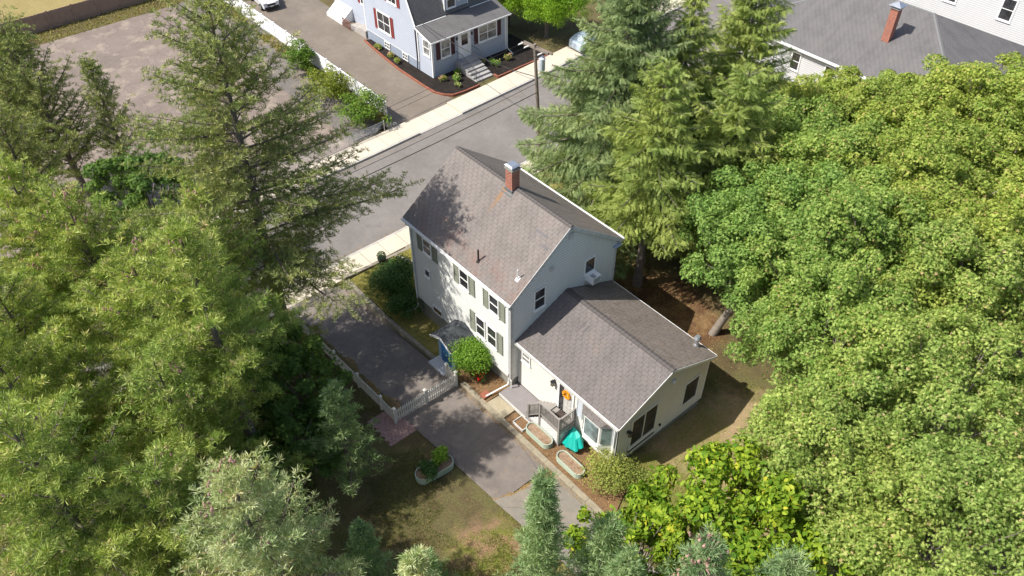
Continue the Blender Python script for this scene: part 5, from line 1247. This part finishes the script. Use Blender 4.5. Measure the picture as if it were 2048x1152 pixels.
scatter('foliage', *LEAFS, d*.3+np.array([0, 0, .62]), frames(d+rng.normal(0, .4, d.shape), rng), np.full(700, .07), SHB2, tb)
HG = 'small plants in the beds of the blue house'
for i, (x, y, r, lf, fl, lb) in enumerate([
    (-41.8, 19.0, .42, SHB1, PEACH, 'peach headed hydrangea by the first basement window of the blue house'),
    (-39.6, 18.9, .40, SHB3, PEACH, 'peach headed hydrangea between the basement windows'),
    (-38.2, 18.75, .45, SHB3, None, 'olive grassy tuft below the second basement window'),
    (-32.7, 19.9, .42, SHB3, PEACH, 'brownish round shrub in the mulch by the porch corner'),
    (-31.9, 20.8, .5, SHB1, LIME, 'pale lime hydrangea before the porch, left of the steps'),
    (-31.0, 20.3, .32, SHB3, LIME, 'small cream hydrangea at the brick edging left of the steps'),
    (-32.9, 21.6, .4, SHB1, None, 'green leafy plant against the left side of the front steps'),
    (-31.6, 25.3, .45, SHB1, LIME, 'pale lime hydrangea right of the front steps'),
    (-32.3, 25.2, .42, SHB1, None, 'green leafy plant behind the right lime hydrangea'),
    (-31.9, 26.9, .45, SHB3, PEACH, 'peach flowered shrub at the right end of the porch bed'),
    (-32.9, 24.7, .3, SHB3, None, 'small brown shrub beside the right handrail')]):
    shrub('plant', x, y, zd(x)+.05, r, r*1.5, 160+i, lf, lb, n=500, size=.09, cat='plant', group=HG, clumps=9, flowers=fl, nf=14 if fl else 0, fs=.12)
# --- ground cover
def cover(name, n, area, m, size, seed, zf=gz, kindlabel='', tmpl=LEAFS, off=.0, upz=.6, mask=None):
    rng = np.random.default_rng(seed); x0, x1, y0, y1 = area; p = np.stack([rng.uniform(x0, x1, n), rng.uniform(y0, y1, n)], 1)
    if mask: p = p[[mask(a, c) for a, c in p]]
    z = np.array([zf(a, c)+off for a, c in p]); q = np.concatenate([p, z[:, None]], 1)
    d = rng.normal(0, 1, q.shape); d[:, 2] = np.abs(d[:, 2])*upz+.2
    o = scatter(name, *tmpl, q, frames(d, rng), size*rng.uniform(.5, 1.4, len(q)), m, None); o['kind'] = 'stuff'; return o
def clumpmask(f, th):
    return lambda a, c: (math.sin(a*f)+math.sin(c*f*1.3+1)+math.sin((a+c)*f*.7)+math.sin(a*f*2.7-c*f*2.1)*.7) > th
blade = ([(0, 0, 0), (.12, 0, .5), (.02, 0, 1.0), (-.1, 0, .5)], [(0, 1, 2, 3)])
cover('grass', 26000, (-14.3, -8.9, -1.3, 3.2), GRS, .07, 1, zf=lambda a, c: zr(a), tmpl=blade)
cover('grass', 16000, (-5, -13, 0, 0) if False else (5.2, 12.5, -11, -4.9), GRS, .09, 2, tmpl=blade, mask=clumpmask(1.3, .1))
cover('grass', 60000, (-14, 8.5, -12, -5.4), leafm('dull lawn blades', (.10, .13, .035), (.20, .20, .06), (.26, .18, .09)), .11, 3, tmpl=blade, mask=lambda a, c: clumpmask(1.1, -.3)(a, c) and c < -6.0)
cover('grass', 30000, (7.6, 16.5, .9, 11), GRS, .09, 4, tmpl=blade, mask=clumpmask(.9, .4))
cover('grass', 12000, (-15, 2, 8.4, 20), GRS, .09, 5, tmpl=blade, mask=clumpmask(.8, .2))
cover('weeds', 3000, (-13.5, -2.8, -5.75, -5.2), WEED, .08, 6, zf=lambda a, c: zd(a)+.02)
cover('weeds', 9000, (-64, -30, 11.2, 12.3), WEED, .2, 7, zf=lambda a, c: zd(a)+.45, mask=clumpmask(.5, -.2))
cover('weeds', 3500, (-60, -30, 8.6, 11.2), WEED, .16, 8, zf=lambda a, c: zd(a)+.27, mask=clumpmask(.45, 1.2))
cover('weeds', 3500, (-66.8, -64, -12, 10), WEED, .16, 9, zf=lambda a, c: zd(a)+.02)
cover('fallen_leaves', 2600, (2.4, 8.5, -1.4, .8), DRY, .06, 10, zf=lambda a, c: zd(a)+.05)
cover('fallen_leaves', 1500, (-3.2, -.4, -1.4, .2), DRY, .05, 11, zf=lambda a, c: zd(a)+.14)
cover('fallen_leaves', 3500, (-4, 7, 8.2, 14), DRY, .08, 12)
cover('fallen_leaves', 2500, (-12, 13, -11, -5.6), DRY, .07, 19)
def crackmask(a, c):
    f = lerp(c, [-5.05, -3.9, -2.8, -1.75], [4.55, 5.0, 5.1, 5.55]); return abs(a-f) < .07+.05*math.sin(c*7)
cover('fallen_needles', 9000, (4.3, 5.9, -5, -1.8), DRY, .05, 13, zf=lambda a, c: zd(a)+.02, mask=crackmask, upz=3)
cover('fallen_needles', 9000, (-13, -2.6, -5.45, -4.9), DRY, .055, 15, zf=lambda a, c: zd(a)+.02, mask=lambda a, c: c < -5.15+.25*math.sin(a*2.1)*math.sin(a*.7+1), upz=3)
cover('fallen_leaves', 700, (-14, 9, -5.3, -1.8), DRY, .05, 16, zf=lambda a, c: zd(a)+.02, upz=3)
cover('fallen_leaves', 2500, (-17.9, -17.35, -14, 22), DRY, .06, 17, zf=lambda a, c: zd(a)+.01, upz=3)
cover('fallen_leaves', 1200, (-26.6, -26.2, -6, 24), DRY, .05, 18, zf=lambda a, c: zd(a)+.01, upz=3)
cover('fallen_needles', 1500, (-2.2, 10, -1.95, -1.72), DRY, .05, 14, zf=lambda a, c: zd(a)+.02, upz=3)
